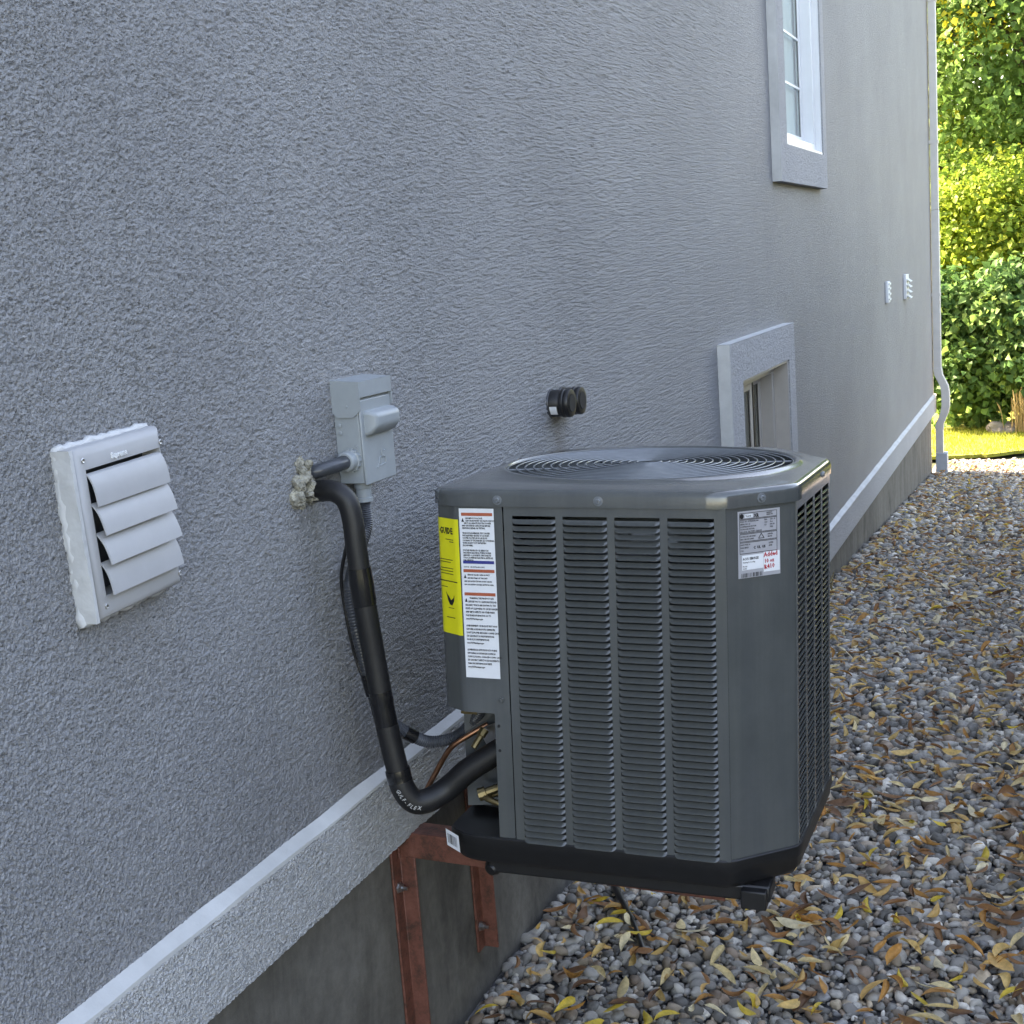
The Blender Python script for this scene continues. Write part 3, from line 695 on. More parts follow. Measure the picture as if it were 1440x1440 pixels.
for k in range(15):
    a = 2*math.pi*k/15; q_ = random.uniform(.35,1.0)
    yy_ = 1.985+.026*math.cos(a)*q_; zz_ = 1.326+.050*math.sin(a)*q_
    chunk((random.uniform(-.008,.010), yy_, zz_), [random.uniform(.024,.040) for _ in range(3)]).build('foam_lump', M_foam, t)

# ------------------------------------------------------------------ refrigerant line, whip, copper line, cable
t = thing('insulated_pipe', 'thick black foam-wrapped refrigerant pipe from the wall down to the condenser', 'pipe', (.1, 2.0, .72))
main = [(-.03,2.03,1.300),(.03,2.005,1.309),(.058,2.0,1.307),(.078,2.0,1.290),(.086,1.999,1.255),(.089,1.997,1.205),(.095,1.997,1.103),(.102,2.001,.996),(.112,2.001,.889),(.125,2.002,.800),(.134,2.002,.757),(.150,2.010,.729),(.172,2.028,.726),(.2,2.053,.741),(.24,2.067,.775),(.30,2.085,.812)]
P = smooth_path(main, 8); L = len(P)
mb = MB(); mb.tube(P[:46], .0192, 20); mb.build('upper_sleeve', M_black, t, smooth=60)
mb = MB(); mb.tube(P[44:64], .0206, 20); mb.build('lower_sleeve', M_black, t, smooth=60)
mb = MB(); mb.tube(P[62:80], .0206, 20); mb.build('lower_sleeve', M_black, t, smooth=60)
mb = MB(); mb.tube(P[74:], .0224, 20); mb.build('elbow_sleeve', M_black, t, smooth=60)
def band(a, b, r, n_=1):
    mb = MB(); Q = P[a:b]; mb.tube(Q, [r+random.uniform(-.0006,.0008) for _ in Q], 20); mb.build('tape_band', M_tape, t, smooth=60)
band(43,49,.0214); band(60,66,.0213); band(73,78,.0228)
for i, ch in enumerate('GULF-FLEX'):                 # print that follows the bend of the elbow
    k = 78.6+1.3*i; k0 = int(k); p = P[k0].lerp(P[min(k0+1,len(P)-1)], k-k0); e = (P[min(k0+2,len(P)-1)]-P[k0-1]).normalized(); v_ = (Vector(CAM)-p).normalized()
    n_ = (v_-e*v_.dot(e)).normalized(); up_ = n_.cross(e); n_ = (n_-.42*up_).normalized(); up_ = n_.cross(e)
    text(t, ch, .0108, frame_m(p+n_*.0246-up_*.004, e, up_), M_whiteink, 'printed_letter', xs=.9)

t = thing('flexible_conduit', 'ribbed dark grey electrical conduit looping from the box into the condenser', 'conduit', (.03, 2.09, 1.2))
wh = [(.032,2.142,1.262),(.034,2.138,1.22),(.035,2.102,1.18),(.033,2.07,1.145),(.04,2.041,1.11),(.05,2.033,1.052),(.058,2.038,.983),(.075,2.036,.909),(.095,2.051,.863),(.12,2.069,.835),(.15,2.094,.812),(.19,2.12,.815),(.22,2.13,.839),(.25,2.125,.880),(.262,2.12,.93)]
P2 = smooth_path(wh, 34); mb = MB(); mb.tube(P2, [.0112+.0011*math.sin(i*2.1) for i in range(len(P2))], 12); mb.build('ribbed_sleeve', M_conduit, t, smooth=70)
for a in (215, 300):
    mb = MB(); mb.tube(P2[a:a+18], .0135, 14); mb.build('tape_band', M_tape, t, smooth=60)
t = thing('copper_pipe', 'thin bare copper pipe running behind the thick black one', 'pipe', (.1, 2.06, .8))
cp = [(.085,2.035,1.17),(.05,2.07,1.081),(.05,2.06,.975),(.055,2.062,.913),(.07,2.062,.823),(.095,2.049,.766),(.115,2.055,.727),(.13,2.085,.712),(.145,2.099,.736),(.17,2.105,.777),(.2,2.098,.81),(.26,2.12,.845)]
mb = MB(); mb.tube(smooth_path(cp, 8), .0052, 12); mb.build('copper_tube', M_copper, t, smooth=60)
t = thing('control_cable', 'thin black control cable hanging slack left of the thick pipe', 'cable', (.03, 2.05, 1.0))
cb = [(.07,2.0,1.25),(.05,2.03,1.205),(.035,2.035,1.168),(.022,2.046,1.134),(.02,2.051,1.087),(.025,2.052,1.032),(.03,2.059,.975),(.05,2.055,.92),(.07,2.04,.86)]
mb = MB(); mb.tube(smooth_path(cb, 8), .0034, 10); mb.build('cable_sheath', M_blackplastic, t, smooth=60)

# ------------------------------------------------------------------ black pipe terminations
for k,(y, z, lab) in enumerate(((3.236,1.318,'black pipe cap with a white sticker on the wall, nearer of the pair'),(3.318,1.315,'black pipe cap on the wall, farther of the pair, without a sticker'))):
    t = thing('pipe_cap', lab, 'pipe cap', (0, y, z), group='black pipe caps side by side on the wall')
    mb = MB(); mb.lathe([(.0355,-.01),(.0355,.026),(.0345,.028),(.0345,.032),(.0375,.034),(.0375,.040),(.036,.042),(.036,.045),(.0375,.047),(.0375,.053),(.0355,.057),(.030,.058),(.012,.0585)], (0,y,z), (1,0,0), 28); mb.build('coupling', M_blackplastic, t, smooth=35)
    mb = MB(); mb.lathe([(.024,.0575),(.024,.0592)], (0,y,z), (1,0,0), 24); mb.build('inner_face', M_dark, t)
    mb = MB(); mb.tube([(.0,y+.036*math.cos(a),z+.036*math.sin(a)) for a in np.linspace(0,2*math.pi,25)[:-1]], .004, 6, closed=True); mb.build('sealant_ring', M_conduit, t, smooth=60)
    if k == 0:
        A = np.linspace(R(188), R(228), 6)
        mb = MB(); mb.loft([[(x_, y+.0362*math.cos(a), z+.0362*math.sin(a)) for a in A] for x_ in (.006,.026)], closed=False); st = mb.build('sticker', M_paper, t, smooth=60)

# ------------------------------------------------------------------ steel wall brackets
def bracket(y, label, yn):
    t = thing('wall_bracket', label, 'bracket', (-.02, y, .1), group='red oxide steel brackets carrying the condenser')
    zt = .560 if yn else .545
    w_, th = .040, .006; xw = -.021
    zb = .04 if yn else .105
    mb = MB(); mb.prism([(xw,y-w_),(xw+th,y-w_),(xw+th,y-th),(xw+w_,y-th),(xw+w_,y),(xw,y)], 'z', zb, zt-.004 if yn else zt); mb.build('leg', M_rust, t, bevel=.002)
    Mt = Matrix.Translation((xw, y-.0075, zt)) @ Matrix.Rotation(R(1.3), 4, 'Y')
    mb = MB(); mb.prism([(-.006,-.055),(0,-.055),(0,-.006),(.05,-.006),(.05,0),(-.006,0)], 'x', .0, .69, Mt); mb.build('arm', M_rust, t, bevel=.002)
    mb = MB()
    for i in range(12):
        a = i/11; p = Mt @ Vector((.012+.0*a, -.0095, -.004-.05*a)); mb.add(*_blob(p, .0042))
    mb.build('weld_bead', M_rust, t, smooth=60)
    for z in (zb+.06, zt-.12):
        mb = MB(); mb.lathe([(.012,0),(.012,.002),(.009,.002),(.009,.009),(.004,.009),(.004,.020)], (xw+th, y-.023, z), (1,0,0), 6); mb.build('bolt', M_steel, t)
def _blob(p, r):
    v, f = ico(1); return ((v*r*(1+RNG.normal(0,.1,(len(v),1)))+np.array(p[:])).tolist(), [tuple(q_) for q_ in f.tolist()])
bracket(2.235, 'rusty red steel wall bracket under the near side of the condenser', True)
bracket(2.600, 'rusty red steel wall bracket under the far side of the condenser', False)

# ------------------------------------------------------------------ the condenser (built upright at its own origin, then set on its sagging brackets)
ac = thing('air_conditioner', 'charcoal metal air conditioner condenser with louvred sides and a round fan grille on top', 'air conditioner',
           (.503, 2.367, .648), (R(-2.46), R(1.27), R(2.78)), local=True)
HH = .611; SL, SR = -.1745, .2126; FY = -.3436
POLY = [(-.262,FY),(.207,FY),(.309,-.245),(.322,.135),(.185,.3436),(-.215,.3436),(-.309,.25),(-.309,-.3166)]
RAD = [.012,.014,.020,.03,.03,.03,.03,.018]
def offset_poly(poly, d):
    n = len(poly); out = []
    for i in range(n):
        a, b, c = (Vector(poly[(i+k-1) % n]) for k in range(3))
        n1 = Vector(((b-a).y, -(b-a).x)).normalized(); n2 = Vector(((c-b).y, -(c-b).x)).normalized()
        h = (n1+n2); h = h/h.dot(n1) if h.length else n1; out.append(tuple(b+h*d))
    return out
def rounded(poly, rad, k=6):
    n = len(poly); out = []
    for i in range(n):
        a, b, c = (Vector(poly[(i+j-1) % n]) for j in range(3)); u = (a-b).normalized(); w = (c-b).normalized()
        ang = math.acos(max(-1,min(1,u.dot(w)))); r = rad[i] if hasattr(rad,'__len__') else rad
        t = min(r/math.tan(ang/2), .45*min((a-b).length,(c-b).length)); p0 = b+u*t; p1 = b+w*t
        for j in range(k+1):
            s = j/k; out.append(tuple((1-s)**2*p0+2*s*(1-s)*b+s*s*p1))
    return out
OUT = rounded(POLY, RAD)
def arc(out, d, start, s0, s1, step=.006):
    """points along the outline: distance s0..s1 measured from the point nearest `start` (positive = counter-clockwise)"""
    P = [Vector(p) for p in out]; n = len(P); i0 = min(range(n), key=lambda i: min((Vector(start)-(P[i]*(1-q)+P[(i+1)%n]*q)).length for q in np.linspace(0,1,21)))
    e = P[(i0+1)%n]-P[i0]; base = (Vector(start)-P[i0]).dot(e)/e.length
    def at(s):
        i = i0; s = s+base
        while s < 0: i = (i-1) % n; s += (P[(i+1)%n]-P[i]).length
        while s > (P[(i+1)%n]-P[i]).length: s -= (P[(i+1)%n]-P[i]).length; i = (i+1) % n
        e = (P[(i+1)%n]-P[i]).normalized(); return P[i]+e*s + Vector((e.y,-e.x))*d
    k = max(2, int(abs(s1-s0)/step)); return [at(s0+(s1-s0)*i/k) for i in range(k+1)]
def wrap(name, mat, s0, s1, z0, z1, d, start=(SL,FY), thick=.0, parent=ac, bevel=0):
    A = arc(OUT, d, start, s0, s1); mb = MB()
    if thick:
        B = arc(OUT, d-thick, start, s0, s1)
        mb.loft([[(p.x,p.y,z0) for p in A],[(p.x,p.y,z1) for p in A],[(p.x,p.y,z1) for p in B],[(p.x,p.y,z0) for p in B],[(p.x,p.y,z0) for p in A]], closed=False)
        for I in (0,-1): mb.quad((A[I].x,A[I].y,z0),(A[I].x,A[I].y,z1),(B[I].x,B[I].y,z1),(B[I].x,B[I].y,z0))
    else: mb.loft([[(p.x,p.y,z0) for p in A],[(p.x,p.y,z1) for p in A]], closed=False)
    return mb.build(name, mat, parent, smooth=35, org=(0,0,0))

# louvres
LW, PITCH, ROWS = .0775, .01172, 50
def louver_mesh(w, prof=None, name='louver'):
    p = PITCH; prof = prof or [(-.0010,-.50*p),(.0012,-.68*p),(.0042,-.88*p),(.0064,-.98*p),(.0076,-1.04*p),(.0074,-1.12*p),(.0040,-1.15*p)]
    secs = [(0,.0,.90),(.0035,.75,.97),(.008,1,1),(w-.008,1,1),(w-.0035,.75,.97),(w,.0,.90)]
    loops = [[(x, -(d*k+.0004), z*q) for d, z in prof] for x, k, q in secs]
    mb = MB(); mb.loft(loops, closed=False); return mb.mesh(name, smooth=60)
LM = louver_mesh(LW); LM.materials.append(M_enamel)
LM2 = louver_mesh(LW, [(-.0016,-.80*PITCH),(-.0010,-.88*PITCH),(-.0003,-.97*PITCH),(.0002,-1.05*PITCH),(.0000,-1.11*PITCH),(-.002,-1.12*PITCH)]); LM2.materials.append(M_enamel)
def louvre_panel(name, u0, u1, cols, M, ztop, rows, zb, y):
    """a pressed sheet u0..u1 with columns of slots; M maps (u, -outward, z) to the unit"""
    mb = MB(); th = .0016; xs = [u0]
    for c in cols: xs += [c, c+LW]
    xs.append(u1); z0s = ztop-rows*PITCH-.002
    for i in range(0, len(xs), 2): mb.box(xs[i], xs[i+1], y, y+th, zb, HH-.003, M)
    for c in cols: mb.box(c, c+LW, y, y+th, ztop, HH-.003, M); mb.box(c, c+LW, y, y+th, zb, z0s, M)
    mb.box(u0, u0+.0016, y+th, y+.010, zb, HH-.003, M); mb.box(u1-.0016, u1, y+th, y+.010, zb, HH-.003, M)
    return mb.build(name, M_enamel, ac, org=(0,0,0))
I4 = Matrix.Identity(4); zt_ = HH-.020
cols = [SL+.0175+i*.0905 for i in range(4)]
fp = louvre_panel('front_panel', SL+.0015, SR-.0015, cols, I4, zt_, ROWS, .004, FY-.0016)
for c in cols:
    for r in range(ROWS):
        o = bpy.data.objects.new('louver', LM); COL.objects.link(o); o.parent = fp
        o.location = (c, FY-.0016, zt_-r*PITCH); o.rotation_euler = (R(random.gauss(0,1.2)), R(random.gauss(0,.12)), 0)
MS = Matrix.Translation((.309, -.245, 0)) @ Matrix.Rotation(math.atan2(.380, .013), 4, 'Z')      # side panel: u runs away from the camera
cols2 = [.012+i*.0905 for i in range(4)]
sp = louvre_panel('side_panel', .003, .376, cols2, MS, zt_, ROWS, .004, -.0016)
rest = MB()
for ci, c in enumerate(cols2):
    for r in range(ROWS):
        if ci < 2:
            o = bpy.data.objects.new('louver', LM2); COL.objects.link(o); o.parent = sp
            o.matrix_local = MS @ Matrix.Translation((c, -.0016, zt_-r*PITCH))
        else:
            Mx = MS @ Matrix.Translation((c, -.0016, zt_-r*PITCH)); rest.add([v.co[:] for v in LM2.vertices], [tuple(p.vertices) for p in LM2.polygons], Mx)
o = rest.build('louvers', M_enamel, sp, smooth=60, org=(0,0,0)); o['kind'] = 'stuff'
# back and left side are simple ribbed guards
mb = MB(); inner = offset_poly(POLY, -.022)
inner = [p for p in inner]; inner[0] = (-.175, FY+.022); inner[7] = (-.175, -.215); inner[6] = (-.287, -.205); inner.insert(6, (-.287,.24))
mb.prism(inner, 'z', .006, HH-.10); mb.build('coil', M_coil, ac, org=(0,0,0))
wrap('rear_panel', M_enamel, .0, 1.235, .004, HH-.003, .0, (.322,.135), .0015)
# corner posts
wrap('corner_post', M_enamel, .001, .141, .004, HH-.003, .0006, (SR,FY), .0015)
cc = wrap('control_cover', M_enamel, -.001, -.30, .236, HH-.003, .0008, (SL,FY), .0015)
mb = MB(); B = arc(OUT, -.001, (SL,FY), -.002, -.30); mb.add([(p.x,p.y,.2375) for p in B]+[(-.175,-.2,.2375)], [tuple(range(len(B)+1))]); mb.build('cover_floor', M_enamel, cc, org=(0,0,0))
mb = MB(); mb.box(SL-.031, SL-.001, FY+.0006, FY+.0022, .004, .240); mb.box(SL-.031, SL-.0294, FY+.0022, FY+.05, .004, .240)
pst = mb.build('post_strip', M_enamel, ac, org=(0,0,0))
for z in (.213,.168): mb = MB(); mb.lathe([(.0028,0),(.0028,.0006)], (SL-.024, FY+.0006, z), (0,-1,0), 10); mb.build('hole', M_dark, pst, org=(0,0,0))
mb = MB(); mb.prism([(-.305,-.245),(-.20,-.212),(-.20,-.209),(-.305,-.242)], 'z', .02, .2365); mb.box(-.182,-.1805,-.33,-.21,.004,.2365); mb.build('recess_wall', M_enamel, ac, org=(0,0,0))
mb = MB(); mb.lathe([(.0055,0),(.0055,.0015),(.0042,.003),(.0042,.006),(.002,.0065)], (SL-.016, FY-.0008, .262), (0,-1,0), 6); mb.build('screw', M_enamel, cc, org=(0,0,0))
# valves and fittings in the open recess
mb = MB(); mb.add(*(lambda b: (b.v, b.f))(MB().box(-.002,.002,-.03,.03,-.035,.035)), Matrix.Translation((-.232,-.262,.155)) @ Matrix.Rotation(R(-28),4,'Y') @ Matrix.Rotation(R(70),4,'Z')); mb.build('valve_plate', M_steel, ac, org=(0,0,0), bevel=.001)
mb = MB(); mb.lathe([(.011,0),(.011,.018),(.008,.02),(.008,.045),(.012,.046),(.012,.06)], (-.205,-.285,.085), (-.75,-.35,-.25), 10); mb.build('service_valve', M_brass, ac, smooth=35, org=(0,0,0))
mb = MB(); mb.lathe([(.009,0),(.009,.014),(.006,.015),(.006,.04)], (-.255,-.270,.180), (-.3,-.5,-.6), 8); mb.lathe([(.007,0),(.007,.03)], (-.27,-.265,.212), (-.8,-.3,.1), 6); mb.build('service_valve', M_brass, ac, smooth=35, org=(0,0,0))
mb = MB(); mb.tube([(-.215+.045*math.cos(a),-.290+.03*math.sin(a),.060+.006*math.sin(2*a)) for a in np.linspace(0,5.4,24)], .0055, 8); mb.build('copper_loop', M_brass, ac, smooth=60, org=(0,0,0))
mb = MB(); mb.box(-.0115,.0115,-.0015,.0015,-.03,.03, Matrix.Translation((-.195,-.33,.198)))
tg = mb.build('black_tag', M_blackplastic, ac, org=(0,0,0))
for z in (.214,.197,.181): mb = MB(); mb.box(-.201,-.192,-.3325,-.3318,z-.003,z+.003); mb.build('white_mark', M_whiteink, tg, org=(0,0,0))

# lid
LO = offset_poly(POLY, .0045); NL = 120
def ring_pts(fn): return [fn(2*math.pi*i/NL) for i in range(NL)]
def on_poly(poly, a):
    P = [Vector(p) for p in poly]; d = Vector((math.cos(a), math.sin(a)))
    best = None
    for i in range(len(P)):
        p, q = P[i], P[(i+1) % len(P)]; e = q-p; den = d.x*e.y-d.y*e.x
        if abs(den) < 1e-9: continue
        t = (p.x*e.y-p.y*e.x)/den; s = (p.x*d.y-p.y*d.x)/den
        if t > 0 and -1e-6 <= s <= 1+1e-6: best = t if best is None else min(best, t)
    return best
def pl(off, z, rad=.022):
    q = rounded(offset_poly(POLY, off), rad, 5)
    return [(math.cos(a)*on_poly(q,a), math.sin(a)*on_poly(q,a), z) for a in (2*math.pi*i/NL for i in range(NL))]
def ci(r, z): return [(r*math.cos(2*math.pi*i/NL), r*math.sin(2*math.pi*i/NL), z) for i in range(NL)]
def mixl(A, B, t, z): return [(a[0]*(1-t)+b[0]*t, a[1]*(1-t)+b[1]*t, z) for a, b in zip(A, B)]
GR = .272; T0 = HH+.024
lo = [pl(.0030,HH-.004), pl(.0050,HH-.004), pl(.0050,HH+.014), pl(.0035,HH+.0195), pl(0,HH+.0235), pl(-.006,T0+.001), pl(-.016,T0+.0025)]
mA = pl(-.020, 0); mC = ci(GR+.014, 0)
lo += [mixl(mA, mC, .5, T0+.0045), ci(GR+.0145,T0+.006), ci(GR+.011,T0+.0095), ci(GR+.005,T0+.0105), ci(GR+.001,T0+.008), ci(GR,T0+.002), ci(GR-.001,T0-.03), ci(GR-.03,T0-.06), ci(GR-.012,T0-.12)]
mb = MB(); mb.loft(lo); lid = mb.build('lid', M_enamel, ac, smooth=50, org=(0,0,0))
def scr(pos, nrm):
    mb = MB(); mb.lathe([(.0085,0),(.0085,.001),(.0068,.0012),(.0052,.0012),(.0050,.004),(.0042,.0048),(.0020,.0050),(.0014,.0038)], pos, nrm, 12); mb.build('screw', M_wire, lid, smooth=30, org=(0,0,0))
for x in (-.182, -.002): scr((x, FY-.0052, HH+.0075), (0,-1,0))
scr((.258+.0035,-.294-.0035,HH+.0085), (.69,-.72,0)); scr((.322,.02,HH+.008), (1,-.03,0))
# grille of concentric wires on spokes
zg = T0+.0055
gr = MB()
for k in range(8):
    a = 2*math.pi*(k+.35)/8; gr.tube([(.02*math.cos(a),.02*math.sin(a),zg-.0038),(GR*math.cos(a),GR*math.sin(a),zg-.0045)], .0022, 6)
grl = gr.build('fan_grille', M_wire, ac, smooth=60, org=(0,0,0))
rad_ = [.024,.040,.056,.072,.088]+[.088+.0166*i for i in range(1,12)]
for r in rad_:
    mb = MB(); mb.tube([(r*math.cos(a), r*math.sin(a), zg+.0035*(1-(r/GR)**2)) for a in np.linspace(0,2*math.pi,73)[:-1]], .00185, 6, closed=True); mb.build('grille_wire', M_wire, grl, smooth=70, org=(0,0,0))
mb = MB(); mb.lathe([(.082,0),(.085,.0012),(.078,.0028),(.03,.004),(.01,.0045)], (0,0,zg-.0085), (0,0,1), 40); mb.build('hub_plate', M_wire, grl, smooth=30, org=(0,0,0))
for k in range(4):
    a = math.pi/4+k*math.pi/2; mb = MB(); mb.lathe([(.006,0),(.006,.005),(.003,.0065)], (.055*math.cos(a),.055*math.sin(a),zg-.0045), (0,0,1), 8); mb.build('bolt', M_steel, grl, smooth=30, org=(0,0,0))
fan = MB(); fan.lathe([(.06,-.03),(.065,0),(.06,.03),(.02,.034)], (0,0,T0-.085), (0,0,1), 24); fn = fan.build('fan_hub', M_coil, ac, smooth=40, org=(0,0,0))
for k in range(3):
    mb = MB(); L1 = []; L2 = []
    for i in range(9):
        s = i/8; r = .055+.20*s; L1.append((r*math.cos(2.094*k-.25-.35*s), r*math.sin(2.094*k-.25-.35*s), T0-.095-.01*s)); L2.append((r*math.cos(2.094*k+.45), r*math.sin(2.094*k+.45), T0-.055))
    mb.loft([L1, L2], closed=False); b = mb.build('fan_blade', M_coil, fn, smooth=60, org=(0,0,0))
# black base tray and rails
tr = [pl(.0030,.006,.03), pl(.0050,.004,.03), pl(.0050,-.014,.03), pl(.0025,-.018,.03), pl(.0010,-.036,.03), pl(-.006,-.046,.03), pl(-.02,-.046,.03)]
mb = MB(); mb.loft(tr, cap1=True); A = pl(.0030,.006,.03); mb.add(A, [tuple(range(NL))]); mb.build('base_tray', M_blackplastic, ac, smooth=40, org=(0,0,0))
for y in (-.285, .20):
    mb = MB(); mb.box(-.24, .272, y-.035, y+.03, -.074, -.0455); mb.build('support_rail', M_blackplastic, ac, bevel=.004, org=(0,0,0))
mb = MB(); mb.box(.225,.268,-.338,-.300,-.080,-.048); mb.build('rail_foot', M_blackplastic, ac, bevel=.002, org=(0,0,0))
mb = MB(); mb.lathe([(.016,0),(.016,.012),(.011,.020),(.004,.022)], (-.232,-.300,-.066), (-.3,-.9,-.3), 12); mb.build('rubber_foot', M_blackplastic, ac, smooth=40, org=(0,0,0))

# printed labels
def lab_frame(x, y, z, ex): return frame_m((x,y,z), ex, (0,0,1))
wl = wrap('warning_label', M_paper, -.0165, -.0810, .300, .603, .0016, (SL,FY))
YT = FY-.0021
def bar(parent, mat, x0, x1, z0, z1, y=YT, name='colour_band'):
    mb = MB(); mb.quad((x0,y,z0),(x1,y,z0),(x1,y,z1),(x0,y,z1)); return mb.build(name, mat, parent, org=(0,0,0))
for z, mt in ((.590,M_orange),(.5055,M_blue),(.4900,M_orange),(.4485,M_orange)): bar(wl, mt, -.2515, -.1935, z, z+.0055)
b1 = """        HAZARDOUS VOLTAGE
        CAN CAUSE INJURY OR DEATH. DISCON-
     NECT ALL REMOTE ELECTRIC POWER
AND DISCHARGE CAPACITORS BEFORE
SERVICING, REPAIR OR TESTING.

TENSION DANGEREUSE. PEUT CAUSER
DES BLESSURES GRAVES OU LA MORT.
COUPER TOUTES LES SOURCES DE
COURANT ET DECHARGER LES CONDENSA-
TEURS AVANT TOUT ENTRETIEN
DE L'APPAREIL.

VOLTAJE PELIGROSO. EL RIESGO DE
DESCARGA ELECTRICA PUEDE CAUSAR
LESIONES O LA MUERTE. DESCONECTE
TODA LA ENERGIA ELECTRICA ANTES DE
DAR SERVICIO."""
b2 = """        SERVICE VALVES. OPEN SLOWLY
        BEFORE START OF THE UNIT.
LIRE LES INSTRUCTIONS AVANT USAGE.
LEA LAS INSTRUCCIONES ANTES DE USAR."""
b3 = """          WARNING: THIS PRODUCT CAN
       EXPOSE YOU TO CHEMICALS INCLUD-
ING LEAD, WHICH ARE KNOWN TO THE
STATE OF CALIFORNIA TO CAUSE CANCER
AND BIRTH DEFECTS OR OTHER HARM.
FOR MORE INFORMATION GO TO
www.P65Warnings.ca.gov

AVERTISSEMENT: CE PRODUIT PEUT VOUS
EXPOSER A DES PRODUITS CHIMIQUES,
DONT LE PLOMB, RECONNU COMME CAUSE
DE CANCER ET DE MALFORMATIONS.
POUR PLUS D'INFORMATIONS:
www.P65Warnings.ca.gov

ADVERTENCIA: ESTE PRODUCTO PUEDE
EXPONERLE A SUSTANCIAS QUIMICAS
COMO EL PLOMO, CONOCIDO COMO CAUSA
DE CANCER Y DEFECTOS DE NACIMIENTO.
PARA MAS INFORMACION VISITE
www.P65Warnings.ca.gov"""
def tx(parent, body, size, x, z, sp=1.0, mat=M_ink, xs=.85, bold=.00008, y=YT): return text(parent, body, size, lab_frame(x,y-.0002,z,(1,0,0)), mat, 'printed_text', sp, xs=xs, bold=bold)
tx(wl, b1, .0040, -.2505, .5845, 1.09, xs=.735, bold=.00016); tx(wl, b2, .0034, -.2505, .4845, 1.7, xs=.84, bold=.00016); tx(wl, b3, .0044, -.2505, .4425, 1.41, xs=.69, bold=.00018)
tx(wl, 'NOTICE:  SEE INSTALLER GUIDE', .0032, -.2505, .4985, 1.0, M_ink)
for z in (.588,.488,.4455):
    mb = MB(); mb.add([(-.2512,YT-.0002,z-.0085),(-.2462,YT-.0002,z-.0085),(-.2487,YT-.0002,z-.0015)], [(0,1,2)]); mb.build('warning_triangle', M_ink, wl, org=(0,0,0))
yl = wrap('energy_label', M_yellow, -.0835, -.190, .375, .583, .0016, (SL,FY))
cdir = Vector((-.262+.309, FY+.3166, 0)).normalized(); cn = Vector((cdir.y, -cdir.x, 0))
cp0 = Vector((-.309,-.3166,0))+cdir*.006+cn*.0022
text(yl, 'GUIDE', .0150, frame_m((cp0.x+cdir.x*.0025,cp0.y+cdir.y*.0025,.556), cdir, (0,0,1)), M_ink, 'printed_text', xs=.82, bold=.0006)
text(yl, 'ENER', .0150, frame_m((-.3112,-.262,.556), (0,-1,0), (0,0,1)), M_ink, 'printed_text', xs=.82, bold=.0006)
def cq(u0,u1,z0,z1,name='printed_line'):
    mb = MB(); a = cp0+cdir*u0; b = cp0+cdir*u1; mb.quad((a.x,a.y,z0),(b.x,b.y,z0),(b.x,b.y,z1),(a.x,a.y,z1)); mb.build(name, M_ink, yl, org=(0,0,0))
cq(-.004,.046,.4695,.4712)
for u0,u1,z in ((.018,.040,.545),(.028,.040,.541),(.0,.036,.5085),(.0,.030,.504),(.0,.036,.493),(.0,.036,.488),(.0,.036,.483),(.0,.018,.459),(.018,.034,.4215),(.012,.036,.404)): cq(u0,u1,z,z+.0012)
mb = MB(); L0 = [(.012,.452),(.016,.446),(.020,.443),(.026,.436),(.033,.441),(.036,.447),(.034,.435),(.029,.427),(.022,.428),(.017,.436)]
mb.add([tuple((cp0+cdir*a)+Vector((0,0,z))) for a,z in L0], [tuple(range(len(L0)))]); mb.build('leaf_mark', M_ink, yl, org=(0,0,0))
# rating plate on the right corner post
rd = Vector((.309-.207, -.245-FY, 0)).normalized(); rn = Vector((rd.y,-rd.x,0)); r0 = Vector((.207,FY,0))+rn*.0014+rd*.0265
def rp(u, z, d=0.0): p = r0+rd*u+rn*d; return (p.x,p.y,z)
def rq(parent, mat, u0,u1,z0,z1,d,name):
    mb = MB(); mb.quad(rp(u0,z0,d),rp(u1,z0,d),rp(u1,z1,d),rp(u0,z1,d)); return mb.build(name, mat, parent, org=(0,0,0))
ZT = .600; pw, ph = .083, .1115
rl = rq(ac, M_silver, 0, pw, ZT-ph, ZT, .0002, 'rating_label')
def rt(body, size, u, z, mat=M_ink, sp=1.0, xs=.9, bold=.0001, parent=None, rot=0):
    e = Vector((rd.x,rd.y,0)); M = frame_m(rp(u, z, .0008), e, (0,0,1)) @ Matrix.Rotation(R(rot),4,'Z'); return text(parent or rl, body, size, M, mat, 'printed_text', sp, xs=xs, bold=bold)
def frame_lines(u0,u1,z0,z1,w=.0009):
    for a in ((u0,u1,z0,z0+w),(u0,u1,z1-w,z1),(u0,u0+w,z0+w,z1-w),(u1-w,u1,z0+w,z1-w)): rq(rl, M_ink, *a, .0006, 'printed_line')
frame_lines(.003,.077,ZT-.0135,ZT-.003); frame_lines(.003,.077,ZT-.037,ZT-.0142); frame_lines(.003,.077,ZT-.051,ZT-.0378); frame_lines(.003,.077,ZT-.071,ZT-.0518)
mb = MB(); mb.add([rp(.0075+.0042*math.cos(a), ZT-.0083+.0042*math.sin(a), .0007) for a in np.linspace(0,2*math.pi,15)[:-1]], [tuple(range(14))]); mb.build('round_emblem', M_ink, rl, org=(0,0,0))
rq(rl, M_paper, .0135,.029,ZT-.0112,ZT-.0055,.0006,'logo_plate'); rt('TRANE', .0042, .0145, ZT-.0100); rt('XR', .0085, .031, ZT-.0115, bold=.0003); rt('200/230V\n60HZ 1PH', .0032, .056, ZT-.0072)
rt('MOD. NO. 4TTR4030L1000\nSERIAL NO. 22\nCOMPRESSOR MOTOR\nOUTDOOR MOTOR\nHFC-410A  FACTORY CHARGE', .0034, .0045, ZT-.0185, sp=1.25); rt('RLA\n12.8\n0.7', .0034, .052, ZT-.0185, sp=1.3); rt('LRA  64\nFLA\nHP 1/8\nPSIG', .0034, .063, ZT-.0185, sp=1.25)
